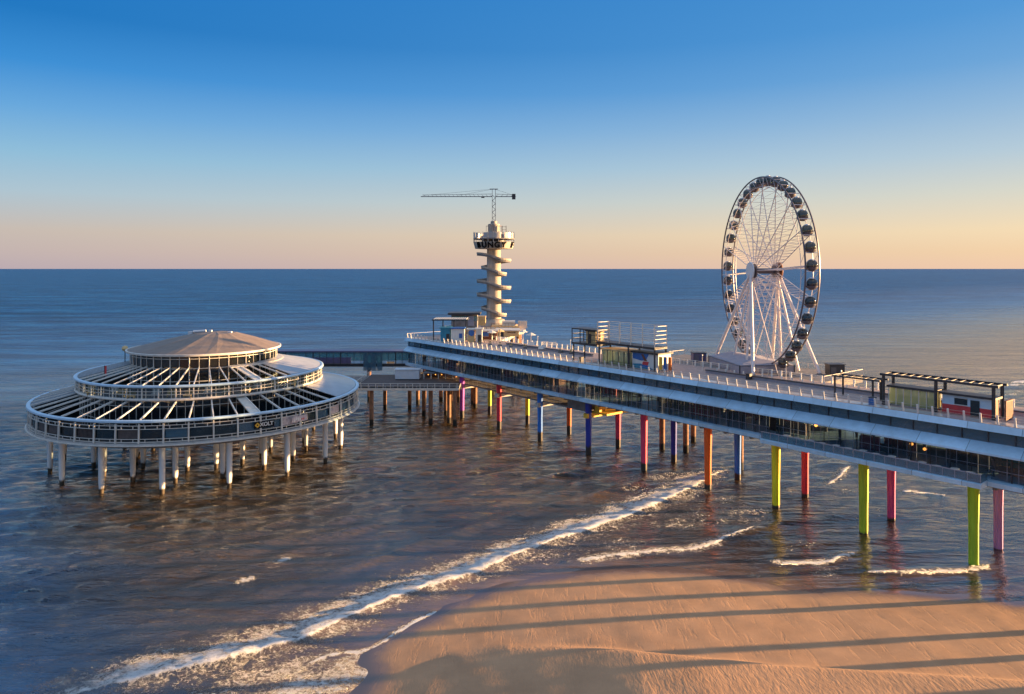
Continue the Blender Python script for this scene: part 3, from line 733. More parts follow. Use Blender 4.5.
# legs
for ax, wl_ in ((-1,-1),(-1,1),(1,-1),(1,1)):
    b = MB(); yb = -wl_*(10.4 if wl_ < 0 else 9.3); b.tube((ax*2.9, 0, HH-.3), (ax*6.6, yb, .25), .29, .34, 14)
    o = b.build('leg', M['pink'], fw, local=True, smooth=True)
    b = MB(); b.lathe((ax*6.6, yb), [(.001,.3),(.45,.3),(.6,.02),(.6,0),(.001,0)], 12, closed=False); b.build('foot', M['dconc'], o, local=True)
for ax in (-1, 1):
    for yb in (-3.6, 3.6):
        b = MB(); b.tube((ax*2.7, 0, HH-.8), (ax*5.4, yb, .05), .2, .23, 12); b.build('leg', M['pink'], fw, local=True, smooth=True)
b = MB()
for ax in (-1, 1):
    for yb in (-9.8, 9.8): b.bar((ax*2.9,0,HH-1), (ax*.8, yb*.75, .1), .14)
b.build('stay', M['pink'], fw, local=True)
b = MB()
for ax in (-1,1): b.bar((ax*5.2,-4.6,7), (ax*5.2,4.6,7), .12)
b.build('leg_tie', M['pink'], fw, local=True)

# ------------------------------------------------------------------ frame building on the mid deck
def frame_cage(b, s0, s1, t0, t1, z0, z1, ns, rails, w_=.14):
    for i in range(ns+1):
        s = s0+(s1-s0)*i/ns
        for t in (t0, t1): b.bar(P(s,t,z0), P(s,t,z1), w_)
    for z in rails:
        for t in (t0, t1): b.bar(P(s0,t,z), P(s1,t,z), w_*.55)
        for s in (s0, s1): b.bar(P(s,t0,z), P(s,t1,z), w_*.55)
sf = thing('viewing_scaffold', P(103,113,19.76), 'dark steel scaffold with a railed viewing platform over the kiosks', 'scaffold')
bars('support_post', [(P(s,t,19.76), P(s,t,23.99 if s < 109 else 23.29), .3) for s in (93.4, 100.3, 108.6, 116.5) for t in (110, 113.4)], M['dark'], sf)
b = MB(); b.bst(93.2, 109, 109.8, 113.6, 24.0, 24.45); b.bst(109.01, 117, 109.8, 113.6, 23.3, 23.7); b.build('platform_floor', M['dark'], sf)
b = MB(); frame_cage(b, 93.3, 109, 109.9, 113.5, 24.4, 28.6, 5, (25.2, 26.0, 26.8, 27.6, 28.55), .17); b.build('platform_cage', M['cream'], sf)
b = MB(); frame_cage(b, 109.2, 116.9, 109.9, 113.5, 23.65, 26.7, 3, (24.6, 25.6, 26.65), .2); b.build('lower_cage', M['dark'], sf)
b = MB(); b.bst(109.2, 117, 109.8, 113.6, 26.7, 26.85); b.build('cage_roof', M['dark'], sf)
cb = thing('scaffold_cabin', P(111.5,113,23.72), 'small pale cabin on the left end of the scaffold', 'cabin')
MB().bst(110.2, 113.2, 110.6, 113.1, 23.72, 26.3).build('wall', M['goldw'], cb); MB().bst(110.0, 113.4, 110.4, 113.3, 26.3, 26.5).build('roof', M['dark'], cb)
MB().bst(111.6, 112.6, 110.54, 110.59, 23.8, 25.8).build('door', M['dark'], cb)
gk = thing('glass_kiosk', P(104,112.5,19.76), 'yellow-green glass kiosk below the steel scaffold', 'kiosk')
MB().bst(100.6, 108.3, 110.7, 114.7, 19.9, 22.7).build('glass_wall', M['amber'], gk)
b = MB()
for i in range(6): s = 100.5+i*1.58; b.bar(P(s,110.6,19.8), P(s,110.6,22.8), .12)
b.build('mullions', M['dark'], gk); MB().bst(100.2, 108.7, 110.3, 115.1, 22.8, 23.05).build('roof', M['goldw'], gk); MB().bst(100.4, 108.5, 110.6, 114.8, 19.77, 19.9).build('plinth', M['dconc'], gk)
sk = thing('picture_kiosk', P(96.5,112.5,19.76), 'kiosk with a blue and white picture wall below the scaffold', 'kiosk')
MB().bst(93.2, 100, 110.9, 114.7, 19.77, 22.9).build('wall', M['white'], sk); MB().bst(92.9, 100.3, 110.5, 115.1, 22.92, 23.25).build('roof', M['dark'], sk)
def panel(parent, name, mat, pts, t):   # thin coloured shape on the kiosk front, pts (s,z)
    b = MB(); n_ = len(pts); b.add([P(s,t,z) for s,z in pts]+[P(s,t-.02,z) for s,z in pts], [tuple(range(n_)), tuple(range(n_,2*n_))]+[(i,(i+1)%n_,n_+(i+1)%n_,n_+i) for i in range(n_)])
    return b.build(name, mat, parent)
panel(sk, 'picture_panel', M['blue'], [(99.9,22.85),(95.6,22.85),(96.4,21.5),(97.6,21.4),(99.9,21.7)], 110.88)
panel(sk, 'picture_panel', M['teal'], [(99.9,20.6),(97.8,20.8),(95.5,20.2),(94,19.8),(99.9,19.8)], 110.88)
panel(sk, 'picture_panel', M['red'], [(97.2,21.3),(95.6,21.3),(95.9,20.6),(97.4,20.6)], 110.885)
panel(sk, 'picture_panel', M['brown'], [(97.6,22.7),(97.0,22.7),(96.0,21.4),(96.8,21.4)], 110.85)
panel(sk, 'picture_panel', M['blue'], [(98.2,20.6),(96.0,20.59),(94.8,20.0),(97.4,20.1)], 110.86)
for k, (s, mt, lb, t) in enumerate(((92.4,'yellow','yellow board in place of the sunlit kiosk side wall',110.5),(91.6,'blue','narrow dark blue board beside the yellow board',110.9),(90.8,'orange','orange board under the right end of the scaffold',111.4))):
    o = thing('side_board', P(s,t,19.76), lb, 'board', 'boards beside the picture kiosk')  # the yellow one paints in sun on the kiosk side wall
    MB().bst(s-.35, s+.35, t, t+.12, 20.1, 22.7).build('board', M[mt], o); b = MB()
    for q_ in (-.3, .3): b.bar(P(s+q_,t+.2,19.76), P(s+q_,t+.2,22.6), .08)
    b.build('stand', M['dark'], o)

# ------------------------------------------------------------------ pergola and red kiosk at the right
pg = thing('steel_pergola', P(42,112,19.76), 'tall dark steel pergola over the red and white kiosk', 'pergola')
bars('post', [(P(s,t,19.76), P(s,t,24.08), .32) for s in (35.2, 42.3, 49.5) for t in (109.9, 113.1)], M['dark'], pg)
b = MB()
for t in (109.9, 113.1): b.bar(P(34.6,t,24.25), P(50,t,24.25), .28, .32)
b.build('beams', M['dark'], pg)
b = MB()
for i in range(14): b.bar(P(35.0+i*1.12,110.06,24.28), P(35.0+i*1.12,112.94,24.28), .12, .2)
b.build('slats', M['dark'], pg)
p2 = thing('low_pergola', P(54,112,19.76), 'lower dark pergola left of the tall pergola', 'pergola')
b = MB()
for s in (51.3, 57.2):
    for t in (110.4, 113): b.bar(P(s,t,19.76), P(s,t,23.0), .22)
for t in (110.4, 113): b.bar(P(50.2,t,23.1), P(57.6,t,23.1), .22)
b.build('frame', M['dark'], p2)
b = MB()
for i in range(7): b.bar(P(50.6+i*1.1,110.53,23.1), P(50.6+i*1.1,112.87,23.1), .1, .15)
b.build('slats', M['dark'], p2)
ck = thing('glazed_pavilion', P(45.8,112.5,19.76), 'glazed café pavilion with yellow-green glow under the tall pergola', 'pavilion')
MB().bst(42.8, 49.0, 110.7, 112.9, 19.95, 22.3).build('glass_wall', M['amber'], ck)
b = MB()
for i in range(7): s = 42.75+i*1.05; b.bar(P(s,110.6,19.8), P(s,110.6,22.4), .1)
b.build('mullions', M['cream'], ck); MB().bst(42.5, 49.3, 110.4, 113.0, 22.4, 22.7).build('roof', M['dark'], ck); MB().bst(42.7,49.1,110.6,113,19.77,19.95).build('plinth', M['dconc'], ck)
rk = thing('red_white_kiosk', P(38.6,112.5,19.76), 'low kiosk painted white above and red below', 'kiosk')
MB().bst(35.5, 41.8, 110.7, 112.8, 21.0, 22.35).build('upper_wall', M['shadewhite'], rk); MB().bst(35.5, 41.8, 110.7, 112.8, 19.77, 20.997).build('lower_wall', M['red'], rk)
MB().bst(35.1, 42.1, 110.3, 113.0, 22.36, 22.66).build('roof', M['dark'], rk); MB().bst(37.1, 38.2, 110.6, 110.68, 19.8, 21.95).build('door', M['dglass'], rk)
o = MB().bst(38.6, 40.2, 110.62, 110.68, 21.15, 22.0).build('window', M['dglass'], rk)
b = MB(); b.bar(P(38.5,110.58,21.1), P(40.3,110.58,21.1), .07); b.bar(P(38.5,110.58,22.05), P(40.3,110.58,22.05), .07); b.build('frame', M['cream'], o)
MB().bst(35.42, 35.48, 110.8, 112.7, 19.8, 22.3).build('side_panel', M['brown'], rk)
ts = thing('timber_screen', P(34,113,19.76), 'rust brown slatted screen at the right end of the pergola', 'screen')
b = MB()
for i in range(9): b.bst(33.9, 34.1, 110.4+i*.3, 110.6+i*.3, 19.8, 22.3)
b.build('slats', M['brown'], ts); MB().bst(33.85, 34.15, 110.3, 113.1, 22.3, 22.45).build('top_rail', M['brown'], ts)
for i, s in enumerate((31, 27.5)):
    o = thing('picnic_table', P(s,111.5,19.76), ['brown picnic table just right of the slatted screen','brown picnic table at the right edge of the photo'][i], 'table', 'picnic tables by the slatted screen')
    MB().bst(s-.9, s+.9, 111.1, 111.9, 20.46, 20.53).build('table_top', M['brown'], o)
    for t in (110.55, 112.15): MB().bst(s-.9, s+.9, t, t+.3, 20.18, 20.23).build('seat', M['brown'], o)
    b = MB()
    for q_ in (-.6, .6): b.bar(P(s+q_,110.6,19.76), P(s+q_,111.3,20.46), .07); b.bar(P(s+q_,112.4,19.76), P(s+q_,111.7,20.46), .07); b.bar(P(s+q_,110.55,20.15), P(s+q_,112.45,20.15), .07)
    b.build('trestle', M['dark'], o)
for k, (s, t, lb) in enumerate(((50.6,108.8,'dark blue waste bin in front of the low pergola'),(76,115.6,'dark square bin beside the spine bench below the wheel'),(113,108.9,'dark waste bin left of the scaffold'))):
    o = thing('waste_bin', P(s,t,19.76), lb, 'bin', 'waste bins on the upper deck')
    MB().bst(s-.4, s+.4, t-.4, t+.4, 19.77, 20.75).build('body', M['blue' if k == 0 else 'dark'], o); MB().bst(s-.45, s+.45, t-.45, t+.45, 20.753, 20.85).build('lid', M['dark'], o)
# pavement lamp posts
for k, s in enumerate((88, 70, 60, 126, 138)):
    o = thing('lamp_post', P(s,117.9,19.76), ['slim pale lamp post just right of the scaffold','slim pale lamp post in front of the ferris wheel','slim pale lamp post right of the ferris wheel','slim pale lamp post left of the scaffold','slim pale lamp post near the white deck seats'][k], 'lamp post', 'slim lamp posts along the upper deck')
    MB().tube(P(s,117.9,19.76), P(s,117.9,22.8), .06, .04, 8).build('pole', M['cream'], o)
    MB().tube(P(s,117.9,22.8), P(s,117.9,23.0), .14, .1, 10).build('lamp_head', M['hubw'], o)

# ------------------------------------------------------------------ end of the pier: island with tower
TC = Vector((-6.2, 246, 0))
isl = thing('tower_island', (-9,240,0), 'round terrace on brown piles around the foot of the bungee tower', 'terrace')
b = MB(); b.lathe((-9,240), [(.001,18.6),(13.2,18.6),(13.5,19.2),(13.5,19.7),(.001,19.7)], 40, closed=False); b.build('terrace_slab', M['concrete'], isl)
q = [P(160,123,0),P(184.8,123,0)]; qq = [(-22,236),(7,240)]
b = MB(); pts = [q[0], q[1], Vector((-20,236,0)), Vector((3,236,0))]
b.add([Vector((p.x,p.y,18.7)) for p in pts]+[Vector((p.x,p.y,19.69)) for p in pts], [(0,1,2,3),(4,5,6,7),(0,1,5,4),(1,2,6,5),(2,3,7,6),(3,0,4,7)]); b.build('link_slab', M['concrete'], isl)
for i in range(10):
    a = 2*pi*i/10; MB().tube((-9+11.5*cos(a),240+11.5*sin(a),-3), (-9+11.5*cos(a),240+11.5*sin(a),18.59), .6, .7, 10).build('pile', M['rustpile'], isl)
for x, y in ((-22,224),(-17,231),(-26,214),(-6,228),(2,232),(-12,222)):
    MB().tube((x,y,-3), (x,y,18.6), .5, .55, 10).build('pile', M['rustpile'], isl)
b = MB(); b.lathe((-9,240), [(13.2,20.75),(13.3,20.75),(13.3,20.85),(13.2,20.85)], 40)
for i in range(40): a = 2*pi*i/40; b.bar((-9+13.25*cos(a),240+13.25*sin(a),19.7), (-9+13.25*cos(a),240+13.25*sin(a),20.8), .09)
b.build('terrace_railing', M['cream'], isl)

tw = thing('bungee_tower', (TC.x,TC.y,19.7), 'slender cream lookout tower wrapped by a spiral stair with a round platform', 'tower')
k = TC.y/F
def tz(y): return HC-(y-HY)*k
b = MB(); b.lathe(TC, [(2.6,19.7),(2.5,tz(320)),(2.35,tz(250)),(2.3,tz(240))], 32, closed=False); b.build('shaft', M['tower'], tw, smooth=True)
b = MB(); b.lathe(TC, [(.001,19.71),(4.6,19.71),(4.4,21.3),(3.6,22.6),(2.7,22.9)], 24, closed=False); b.build('base_skirt', M['tower'], tw, smooth=True)
# spiral stair: helix with turns of alternating reach
zt = tz(257.5)+1.2; zb = 21.6; pitch = 4.62; b = MB(); b2 = MB(); n_ = int((zt-zb)/pitch*32)
prev = None
for i in range(n_+1):
    th = 2*pi*i/32; a = pi+th; z = zt-pitch/(2*pi)*(th-.42*sin(2*a))
    big = int(th/(2*pi)+.2) in (0, 2, 3)
    ro = 3.7+(2.1*abs(cos(a))**2.5 if big else .6*abs(cos(a)))
    c, s_ = cos(a), sin(a)
    cur = [Vector((TC.x+2.38*c,TC.y+2.38*s_,z)), Vector((TC.x+ro*c,TC.y+ro*s_,z)), Vector((TC.x+ro*c,TC.y+ro*s_,z-.6)), Vector((TC.x+2.38*c,TC.y+2.38*s_,z-.6))]
    wo = [Vector((TC.x+ro*c,TC.y+ro*s_,z+.003)), Vector((TC.x+(ro+.1)*c,TC.y+(ro+.1)*s_,z-.02)), Vector((TC.x+(ro+.1)*c,TC.y+(ro+.1)*s_,z+.6)), Vector((TC.x+ro*c,TC.y+ro*s_,z+.6))]
    if prev:
        for bb, A, B in ((b, prev[0], cur), (b2, prev[1], wo)):
            bb.add(A+B, [(0,1,5,4),(1,2,6,5),(2,3,7,6),(3,0,4,7),(0,3,2,1),(4,5,6,7)])
    prev = (cur, wo)
b.build('spiral_stair', M['dconc'], tw); b2.build('stair_parapet', M['tower'], tw)  # dark slab colour paints in the shaded undersides of the flights
b = MB(); b.lathe(TC, [(2.3,tz(249)),(6.4,tz(248.8)),(7.0,tz(242.2)),(6.85,tz(242.2)),(6.3,tz(248)),(2.3,tz(248))], 48); b.build('platform_drum', M['tower'], tw, smooth=True)
b = MB(); b.lathe(TC, [(2.3,tz(239.6)),(7.0,tz(239.6)),(7.0,tz(238.6)),(2.3,tz(238.6))], 48); b.build('upper_floor', M['dconc'], tw)
b = MB()
for i in range(24):
    a = 2*pi*i/24; c, s_ = cos(a), sin(a)
    b.bar((TC.x+6.9*c,TC.y+6.9*s_,tz(242.2)), (TC.x+6.9*c,TC.y+6.9*s_,tz(232)), .14)
b.build('platform_posts', M['cream'], tw)
for i in range(24):
    if i % 4 == 3: continue
    a0 = 2*pi*(i+.12)/24; a1 = 2*pi*(i+.86)/24; b = MB()
    b.lathe(TC, [(6.92,tz(238.4)),(7.0,tz(238.4)),(7.0,tz(233.2)),(6.92,tz(233.2))], 3, a0, a1); b.build('platform_panel', M['roofg'], tw)
b = MB(); b.lathe(TC, [(2.45,tz(240)),(4.2,tz(240)),(4.2,tz(241.9)),(2.45,tz(241.9))], 32); b.build('inner_ring', M['dark'], tw)
b = MB(); b.lathe(TC, [(.001,tz(221)),(.9,tz(221)),(1.1,tz(221.6)),(1.1,tz(223.6)),(2.0,tz(224.2)),(2.0,tz(232)),(2.5,tz(232.4)),(2.5,tz(238.6))], 28, closed=False); b.build('tower_head', M['tower'], tw, smooth=True)
b = MB()
for i in range(8): a = 2*pi*i/8; b.bar((TC.x+2.6*cos(a),TC.y+2.6*sin(a),tz(232)), (TC.x+2.6*cos(a),TC.y+2.6*sin(a),tz(226)), .1)
b.lathe(TC, [(2.6,tz(226.2)),(2.7,tz(226.2)),(2.7,tz(226)),(2.6,tz(226))], 24)
for dx in (2.9, 4.2): b.bar((TC.x+dx,TC.y-1.5,tz(238.6)), (TC.x+dx,TC.y-1.5,tz(226)), .16)
for y in (227, 230, 233): b.bar((TC.x+2.9,TC.y-1.5,tz(y)), (TC.x+4.2,TC.y-1.5,tz(y)), .1)
b.build('head_frame', M['brown'], tw)
fa = atan2(-TC.y, -TC.x)
for ch, an in zip('BUNGYF', (-46,-27.6,-9.2,9.2,27.6,63)):
    a = fa+R(an); n_ = Vector((cos(a),sin(a),-.27)); pos = Vector((TC.x,TC.y,0))+Vector((cos(a),sin(a),0))*7.0; pos.z = tz(245.6)
    letters(ch, 2.7, M['black'], tw, face_mtx(pos, n_), ext=.15, bold=.09)
# crane
cr = thing('jib_crane', (TC.x,TC.y,tz(221)), 'thin dark tower crane with a long jib on top of the bungee tower', 'crane')
b = MB(); z0, z1 = tz(221), tz(195)
for sx, sy in ((-.55,-.55),(.55,-.55),(.55,.55),(-.55,.55)): b.bar((TC.x+sx,TC.y+sy,z0), (TC.x+sx,TC.y+sy,tz(189)), .12)
nn = 9
for i in range(nn):
    za = z0+(z1-z0)*i/nn; zc = z0+(z1-z0)*(i+1)/nn; sg = 1 if i % 2 else -1
    for sy in (-.55, .55): b.bar((TC.x-.55*sg,TC.y+sy,za), (TC.x+.55*sg,TC.y+sy,zc), .08)
    for sx in (-.55, .55): b.bar((TC.x+sx,TC.y-.55*sg,za), (TC.x+sx,TC.y+.55*sg,zc), .08)
b.box(TC.x-1.4, TC.x+1.4, TC.y-.7, TC.y+.7, tz(189.3), tz(188.9))
b.build('mast', M['rim'], cr)
def jib(xa, xb, mat, name):
    b = MB(); z = tz(196.6); h = .9; n_ = max(4, int(abs(xb-xa)/1.4))
    for y_ in (-.45, .45): b.bar((TC.x+xa,TC.y+y_,z), (TC.x+xb,TC.y+y_,z), .17)
    b.bar((TC.x+xa,TC.y,z+h), (TC.x+xb*.98,TC.y,z+h*.6), .12)
    for i in range(n_):
        x0 = xa+(xb-xa)*i/n_; x1 = xa+(xb-xa)*(i+.5)/n_
        for y_ in (-.45, .45): b.bar((TC.x+x0,TC.y+y_,z), (TC.x+x1,TC.y,z+h*.8), .06)
    return b.build(name, mat, cr)
jib(-.6, (421-494)*k, M['rim'], 'jib'); jib(.6, (516-494)*k, M['rim'], 'counter_jib')
b = MB(); b.box(TC.x+6.2, TC.x+7.4, TC.y-.6, TC.y+.6, tz(199.3), tz(194)); b.build('counterweight', M['dark'], cr)
b = MB(); top = Vector((TC.x,TC.y,tz(189)))
for xx in (-24, -12, 7): b.bar(top, (TC.x+xx,TC.y,tz(195.4)), .06)
b.build('tie_cable', M['rim'], cr)
MB().box(TC.x-4.3, TC.x-3.2, TC.y-.5, TC.y+.5, tz(197.8), tz(196.7)).build('trolley', M['dark'], cr)

# kiosks and terraces at the end
def kiosk(name, label, cat, x0, x1, ytop, ybase, Y, depth, wall, roof, door=None, win=None, over=.3, group=None, zb=19.76):
    xa = (x0-512)*Y/F; xb = (x1-512)*Y/F; zt_ = HC-(ytop-HY)*Y/F
    o = thing(name, ((xa+xb)/2, Y+depth/2, zb), label, cat, group)
    MB().box(xa, xb, Y, Y+depth, zb, zt_).build('wall', M[wall], o)
    MB().box(xa-over, xb+over, Y-over, Y+depth+over, zt_+.003, zt_+.3).build('roof', M[roof], o)
    if door: f = door; MB().box(xa+(xb-xa)*f, xa+(xb-xa)*f+.9, Y-.05, Y-.005, zb+.02, min(zb+2.1, zt_-.2)).build('door', M['dark'], o)
    if win:
        f, wd, mt = win
        q_ = MB().box(xa+(xb-xa)*f, xa+(xb-xa)*f+wd, Y-.05, Y-.006, zb+1, min(zb+2.3, zt_-.2)).build('window', M[mt], o)
        b = MB(); X0 = xa+(xb-xa)*f; b.bar((X0-.05,Y-.06,zb+.95), (X0+wd+.05,Y-.06,zb+.95), .07); b.build('sill', M['cream'], q_)
    return o
kiosk('beach_kiosk', 'white and blue kiosk at the far end of the pier', 'kiosk', 451, 464, 329, 342, 199, 4, 'white', 'blue', None, (.62, .9, 'blue'))
kiosk('teal_kiosk', 'teal blue kiosk left of the white kiosk', 'kiosk', 440.5, 450, 328.5, 342, 200, 4, 'teal', 'teal', .6)
kiosk('snack_booth', 'pale orange booth with a round blue sign', 'booth', 467.5, 474.5, 330, 342, 197.5, 3, 'goldw', 'cream')
o = thing('round_sign', at(471.5,333,197.3), 'round blue sign on the pale orange booth', 'sign'); p = at(471.5,333,197.3)
MB().tube((p.x,p.y+.06,p.z), (p.x,p.y-.02,p.z), .85, .85, 24).build('disc', M['blue'], o); MB().box(p.x-.05,p.x+.05,p.y+.065,p.y+.1,p.z-.9,p.z+.9).build('bracket', M['dark'], o)
kiosk('store_hut', 'cream hut right of the pale orange booth', 'hut', 476, 482, 329.5, 342, 197, 3, 'cream', 'cream', .3)
kiosk('golden_pavilion', 'wide ochre pavilion glowing in the sun below the tower', 'pavilion', 496, 519, 331, 341, 214, 7, 'goldw', 'cream', .2, (.5, 2.4, 'dglass'))
kiosk('terrace_bar', 'low brown bar in front of the tower foot', 'bar', 478, 497, 331.5, 341, 205, 4, 'brown', 'cream', .7, (.15, 2.2, 'blue'))
kiosk('upper_hut', 'small orange walled hut left of the tower foot', 'hut', 477, 485.5, 317.2, 325, 233, 3, 'goldw', 'goldw', None, None, .1, zb=21.5)
kiosk('sunlit_box', 'cream sign box on the right edge of the tower terrace', 'box', 518, 527, 322, 330, 233, 1.0, 'cream', 'cream', None, None, .05, zb=20.6)
# flat roofed lounge
lg = thing('flat_roof_lounge', at(463,328,222), 'dark lounge with an oversailing flat roof at the far pier end', 'lounge')
Y = 222; xa = (448.5-512)*Y/F; xb = (479-512)*Y/F
MB().box(xa+.8, xb-.6, Y+.8, Y+7, 19.76, HC-(315.5-HY)*Y/F).build('wall', M['dconc'], lg)
b = MB(); b.box(xa-.2, xb+.4, Y-.6, Y+8, HC-(314.8-HY)*Y/F, HC-(313-HY)*Y/F); b.build('roof', M['dark'], lg)
MB().box(xa+1, xa+9, Y+.7, Y+.78, HC-(321-HY)*Y/F, HC-(316.5-HY)*Y/F).build('window', M['tealglass'], lg)
MB().box(xb-3.4, xb-1.6, Y+.6, Y+.7, HC-(326-HY)*Y/F, HC-(316-HY)*Y/F).build('door', M['canvas'], lg)
# timber frame pergola at left end
pf = thing('timber_pergola', at(450,342,203), 'brown pergola with a pale slatted roof at the pier tip', 'pergola')
Y = 203; b = MB()
for x in (433.5, 443, 454, 466):
    p = at(x,320.5,Y); q_ = at(x,320.5,Y+6)
    bars('post', [((p.x,p.y,19.76), (p.x,p.y,p.z-.005), .3), ((q_.x,q_.y,19.76), (q_.x,q_.y,p.z-.005), .3)], M['dark'], pf)
b = MB(); p = at(433,320.5,Y); q_ = at(467,320.5,Y)
b.box(p.x-.3, q_.x+.3, Y-.3, Y+6.3, p.z, p.z+.3); b.build('roof_frame', M['dark'], pf)
b = MB()
for i in range(16): x = p.x+(q_.x-p.x)*(i+.3)/16; b.box(x, x+.35, Y-.5, Y+6.5, p.z+.303, p.z+.45)
b.build('slats', M['cream'], pf)
# seats, parasols and planters
def lounge_seat(x, y, Y, label):
    p = at(x, y, Y); p.z = 19.76; o = thing('deck_seat', p, label, 'bench', 'white deck seats near the tower end')
    MB().box(p.x-.9,p.x+.9,p.y-.4,p.y+.4,20.1,20.22).build('seat', M['white'], o); MB().box(p.x-.9,p.x+.9,p.y+.3,p.y+.42,20.225,20.9).build('backrest', M['white'], o)
    b = MB()
    for sx in (-.8,.8):
        for sy in (-.3,.3): b.bar((p.x+sx,p.y+sy,19.76), (p.x+sx,p.y+sy,20.1), .08)
    b.build('legs', M['cream'], o)
lounge_seat(542,346,178,'white deck seat nearest the front rail, right of the ochre pavilion'); lounge_seat(531,341,187,'leftmost of the white deck seats by the ochre pavilion')
lounge_seat(545,341,188,'white deck seat behind the front one'); lounge_seat(553,343,187,'rightmost of the white deck seats')
def parasol(x, Y, col, label):
    p = at(x, 330, Y); o = thing('parasol', (p.x,Y,19.76), label, 'parasol', 'parasols on the end terrace')
    MB().tube((p.x,Y,19.76), (p.x,Y,22.2), .05).build('pole', M['cream'], o); b = MB(); b.lathe((p.x,Y), [(1.4,21.9),(.001,22.6)], 8, closed=False); b.build('canopy', M[col], o)
parasol(492,203,'cream','cream parasol in front of the brown bar'); parasol(500,207,'goldw','ochre parasol left of the pavilion door'); parasol(523,205,'cream','cream parasol right of the ochre pavilion'); parasol(531,196,'cream','cream parasol beside the white deck seats')
def table_set(x, Y, label):
    p = at(x, 330, Y); o = thing('terrace_furniture', (p.x,Y,19.76), label, 'table', 'terrace tables by the tower')
    MB().box(p.x-.6,p.x+.6,Y-.4,Y+.4,20.45,20.5).build('table_top', M['goldw'], o); b = MB()
    for sx in (-.5,.5):
        for sy in (-.3,.3): b.bar((p.x+sx,Y+sy,19.76), (p.x+sx,Y+sy,20.45), .06)
    b.build('legs', M['dark'], o)
for x, Y, lb in ((486,197,'ochre table in front of the brown bar'),(495,195,'ochre table between bar and pavilion'),(504,193,'ochre table before the pavilion'),(512,191,'ochre table right of the pavilion door'),(520,188,'rightmost ochre table before the pavilion')): table_set(x, Y, lb)
for i, (x, Y) in enumerate(((480,193),(490,190),(500,187.5),(511,185),(525,182),(560,173),(571,170.5))):
    p = at(x, 330, Y); o = thing('planter', (p.x,Y,19.76), ['planter by the cream hut','planter before the brown bar','planter before the left parasols','planter before the ochre pavilion','planter left of the white seats','planter right of the white seats','planter just left of the scaffold'][i], 'planter', 'planters along the front walk')
    MB().box(p.x-.5,p.x+.5,Y-.3,Y+.3,19.77,20.25).build('box', M['dconc'], o); b = MB()
    for j in range(40):
        a = random.uniform(0,6.28); r = random.uniform(0,.4); c = Vector((p.x+r*cos(a),Y+r*.6*sin(a),20.25+random.uniform(0,.5))); d = Vector((random.uniform(-.15,.15),random.uniform(-.15,.15),random.uniform(.05,.25)))
        e = Vector((random.uniform(-.1,.1),random.uniform(-.1,.1),0)); b.add([c-e, c+e, c+d], [(0,1,2)])
    b.build('leaves', paint('leaf_green', (.06,.09,.03), .7) if i == 0 else bpy.data.materials['leaf_green'], o)
# small tower-terrace clutter
b_o = thing('terrace_screens', at(509,330,232), 'slatted cream wind screens on the terrace around the tower foot', 'screen')
b = MB(); z = 19.75
for i in range(11): x = -15+i*1.4; b.box(x, x+1.1, 229.4, 229.5, z, z+1.6)
b.build('slats', M['cream'], b_o); MB().box(-15.3, .4, 229.35, 229.55, z+1.6, z+1.72).build('top_rail', M['brown'], b_o)
o = thing('terrace_deck_house', (-2,235,19.7), 'ochre two step stair house to the right of the tower foot', 'stair house')
MB().box(-6.6, 2.2, 231, 239, 19.75, 21.4).build('lower_block', M['goldw'], o); MB().box(-3.2, 1.0, 234, 239, 21.4, 22.8).build('upper_block', M['cream'], o)
b = MB()
for i in range(9): b.bar((-6.6+i*1.1,230.98,21.4), (-6.6+i*1.1,230.98,22.4), .08)
b.bar((-6.6,230.98,22.4), (2.2,230.98,22.4), .08); b.build('railing', M['brown'], o)

# ------------------------------------------------------------------ enclosed bridge and lower deck
br = thing('covered_bridge', (-55,216.5,0), 'enclosed footbridge with purple panels and teal windows joining pier and pavilion', 'bridge')
x0, x1, y0, y1 = -84, P(185,109,0).x-.1, 214.5, 219.5
MB().box(x0, x1, y0+.3, y1-.3, 10.7, 11.5).build('girder', M['dark'], br); MB().box(x0, x1+.5, y0-.3, y1+.3, 15.1, 15.45).build('roof', M['purple'], br)
MB().box(x0, x1, y0+.1, y1-.1, 11.51, 11.7).build('floor', M['dconc'], br)
MB().box(x0, -48, y0+.02, y0+.1, 11.71, 13.5).build('side_panel', M['purple'], br)
MB().box(-47.9, -37.3, y0+.02, y0+.1, 11.71, 12.4).build('side_panel', M['fascia'], br)
MB().box(-35, x1, y0+.02, y0+.1, 11.71, 12.6).build('side_panel', M['fascia'], br)
b = MB(); b.box(x0, x1, y0+.04, y0+.08, 13.52, 15.08); b.box(-47.9, x1, y0+.04, y0+.08, 12.62, 13.5); b.build('window_band', M['tealglass'], br)
MB().box(x0, x1, y1-.1, y1-.04, 11.8, 15.08).build('rear_glass', M['clear'], br)
b = MB(); x = x0; i = 0
while x < x1:
    wd = .28 if i % 4 == 0 else .09; b.box(x, x+wd, y0-.06, y0+.015, 11.55, 15.09); x += 2.05; i += 1
b.box(x0, x1, y0-.05, y0+.012, 14.75, 14.85)
b.build('mullions', M['dark'], br)
b = MB(); b.box(-44.2, -40.4, y0-.5, y0-.08, 9.6, 14.9); b.box(-40.2,-38.6,y0-.4,y0-.08,9.6,14.9); b.build('stair_tower', M['skyglass'], br)
MB().box(-42.8, -41.9, y0-.56, y0-.51, 12, 14).build('door', M['tealglass'], br); MB().box(-40,-39.1,y0-.46,y0-.41,12,14).build('door', M['tealglass'], br)
for x in (-78, -64, -43): MB().tube((x,217,-3), (x,217,10.69), .6, .65, 12).build('pile', M['rustpile'], br)
MB().box(-70, -62, 186, 214.1, 10.2, 12.9).build('link_corridor', M['purple'], br)

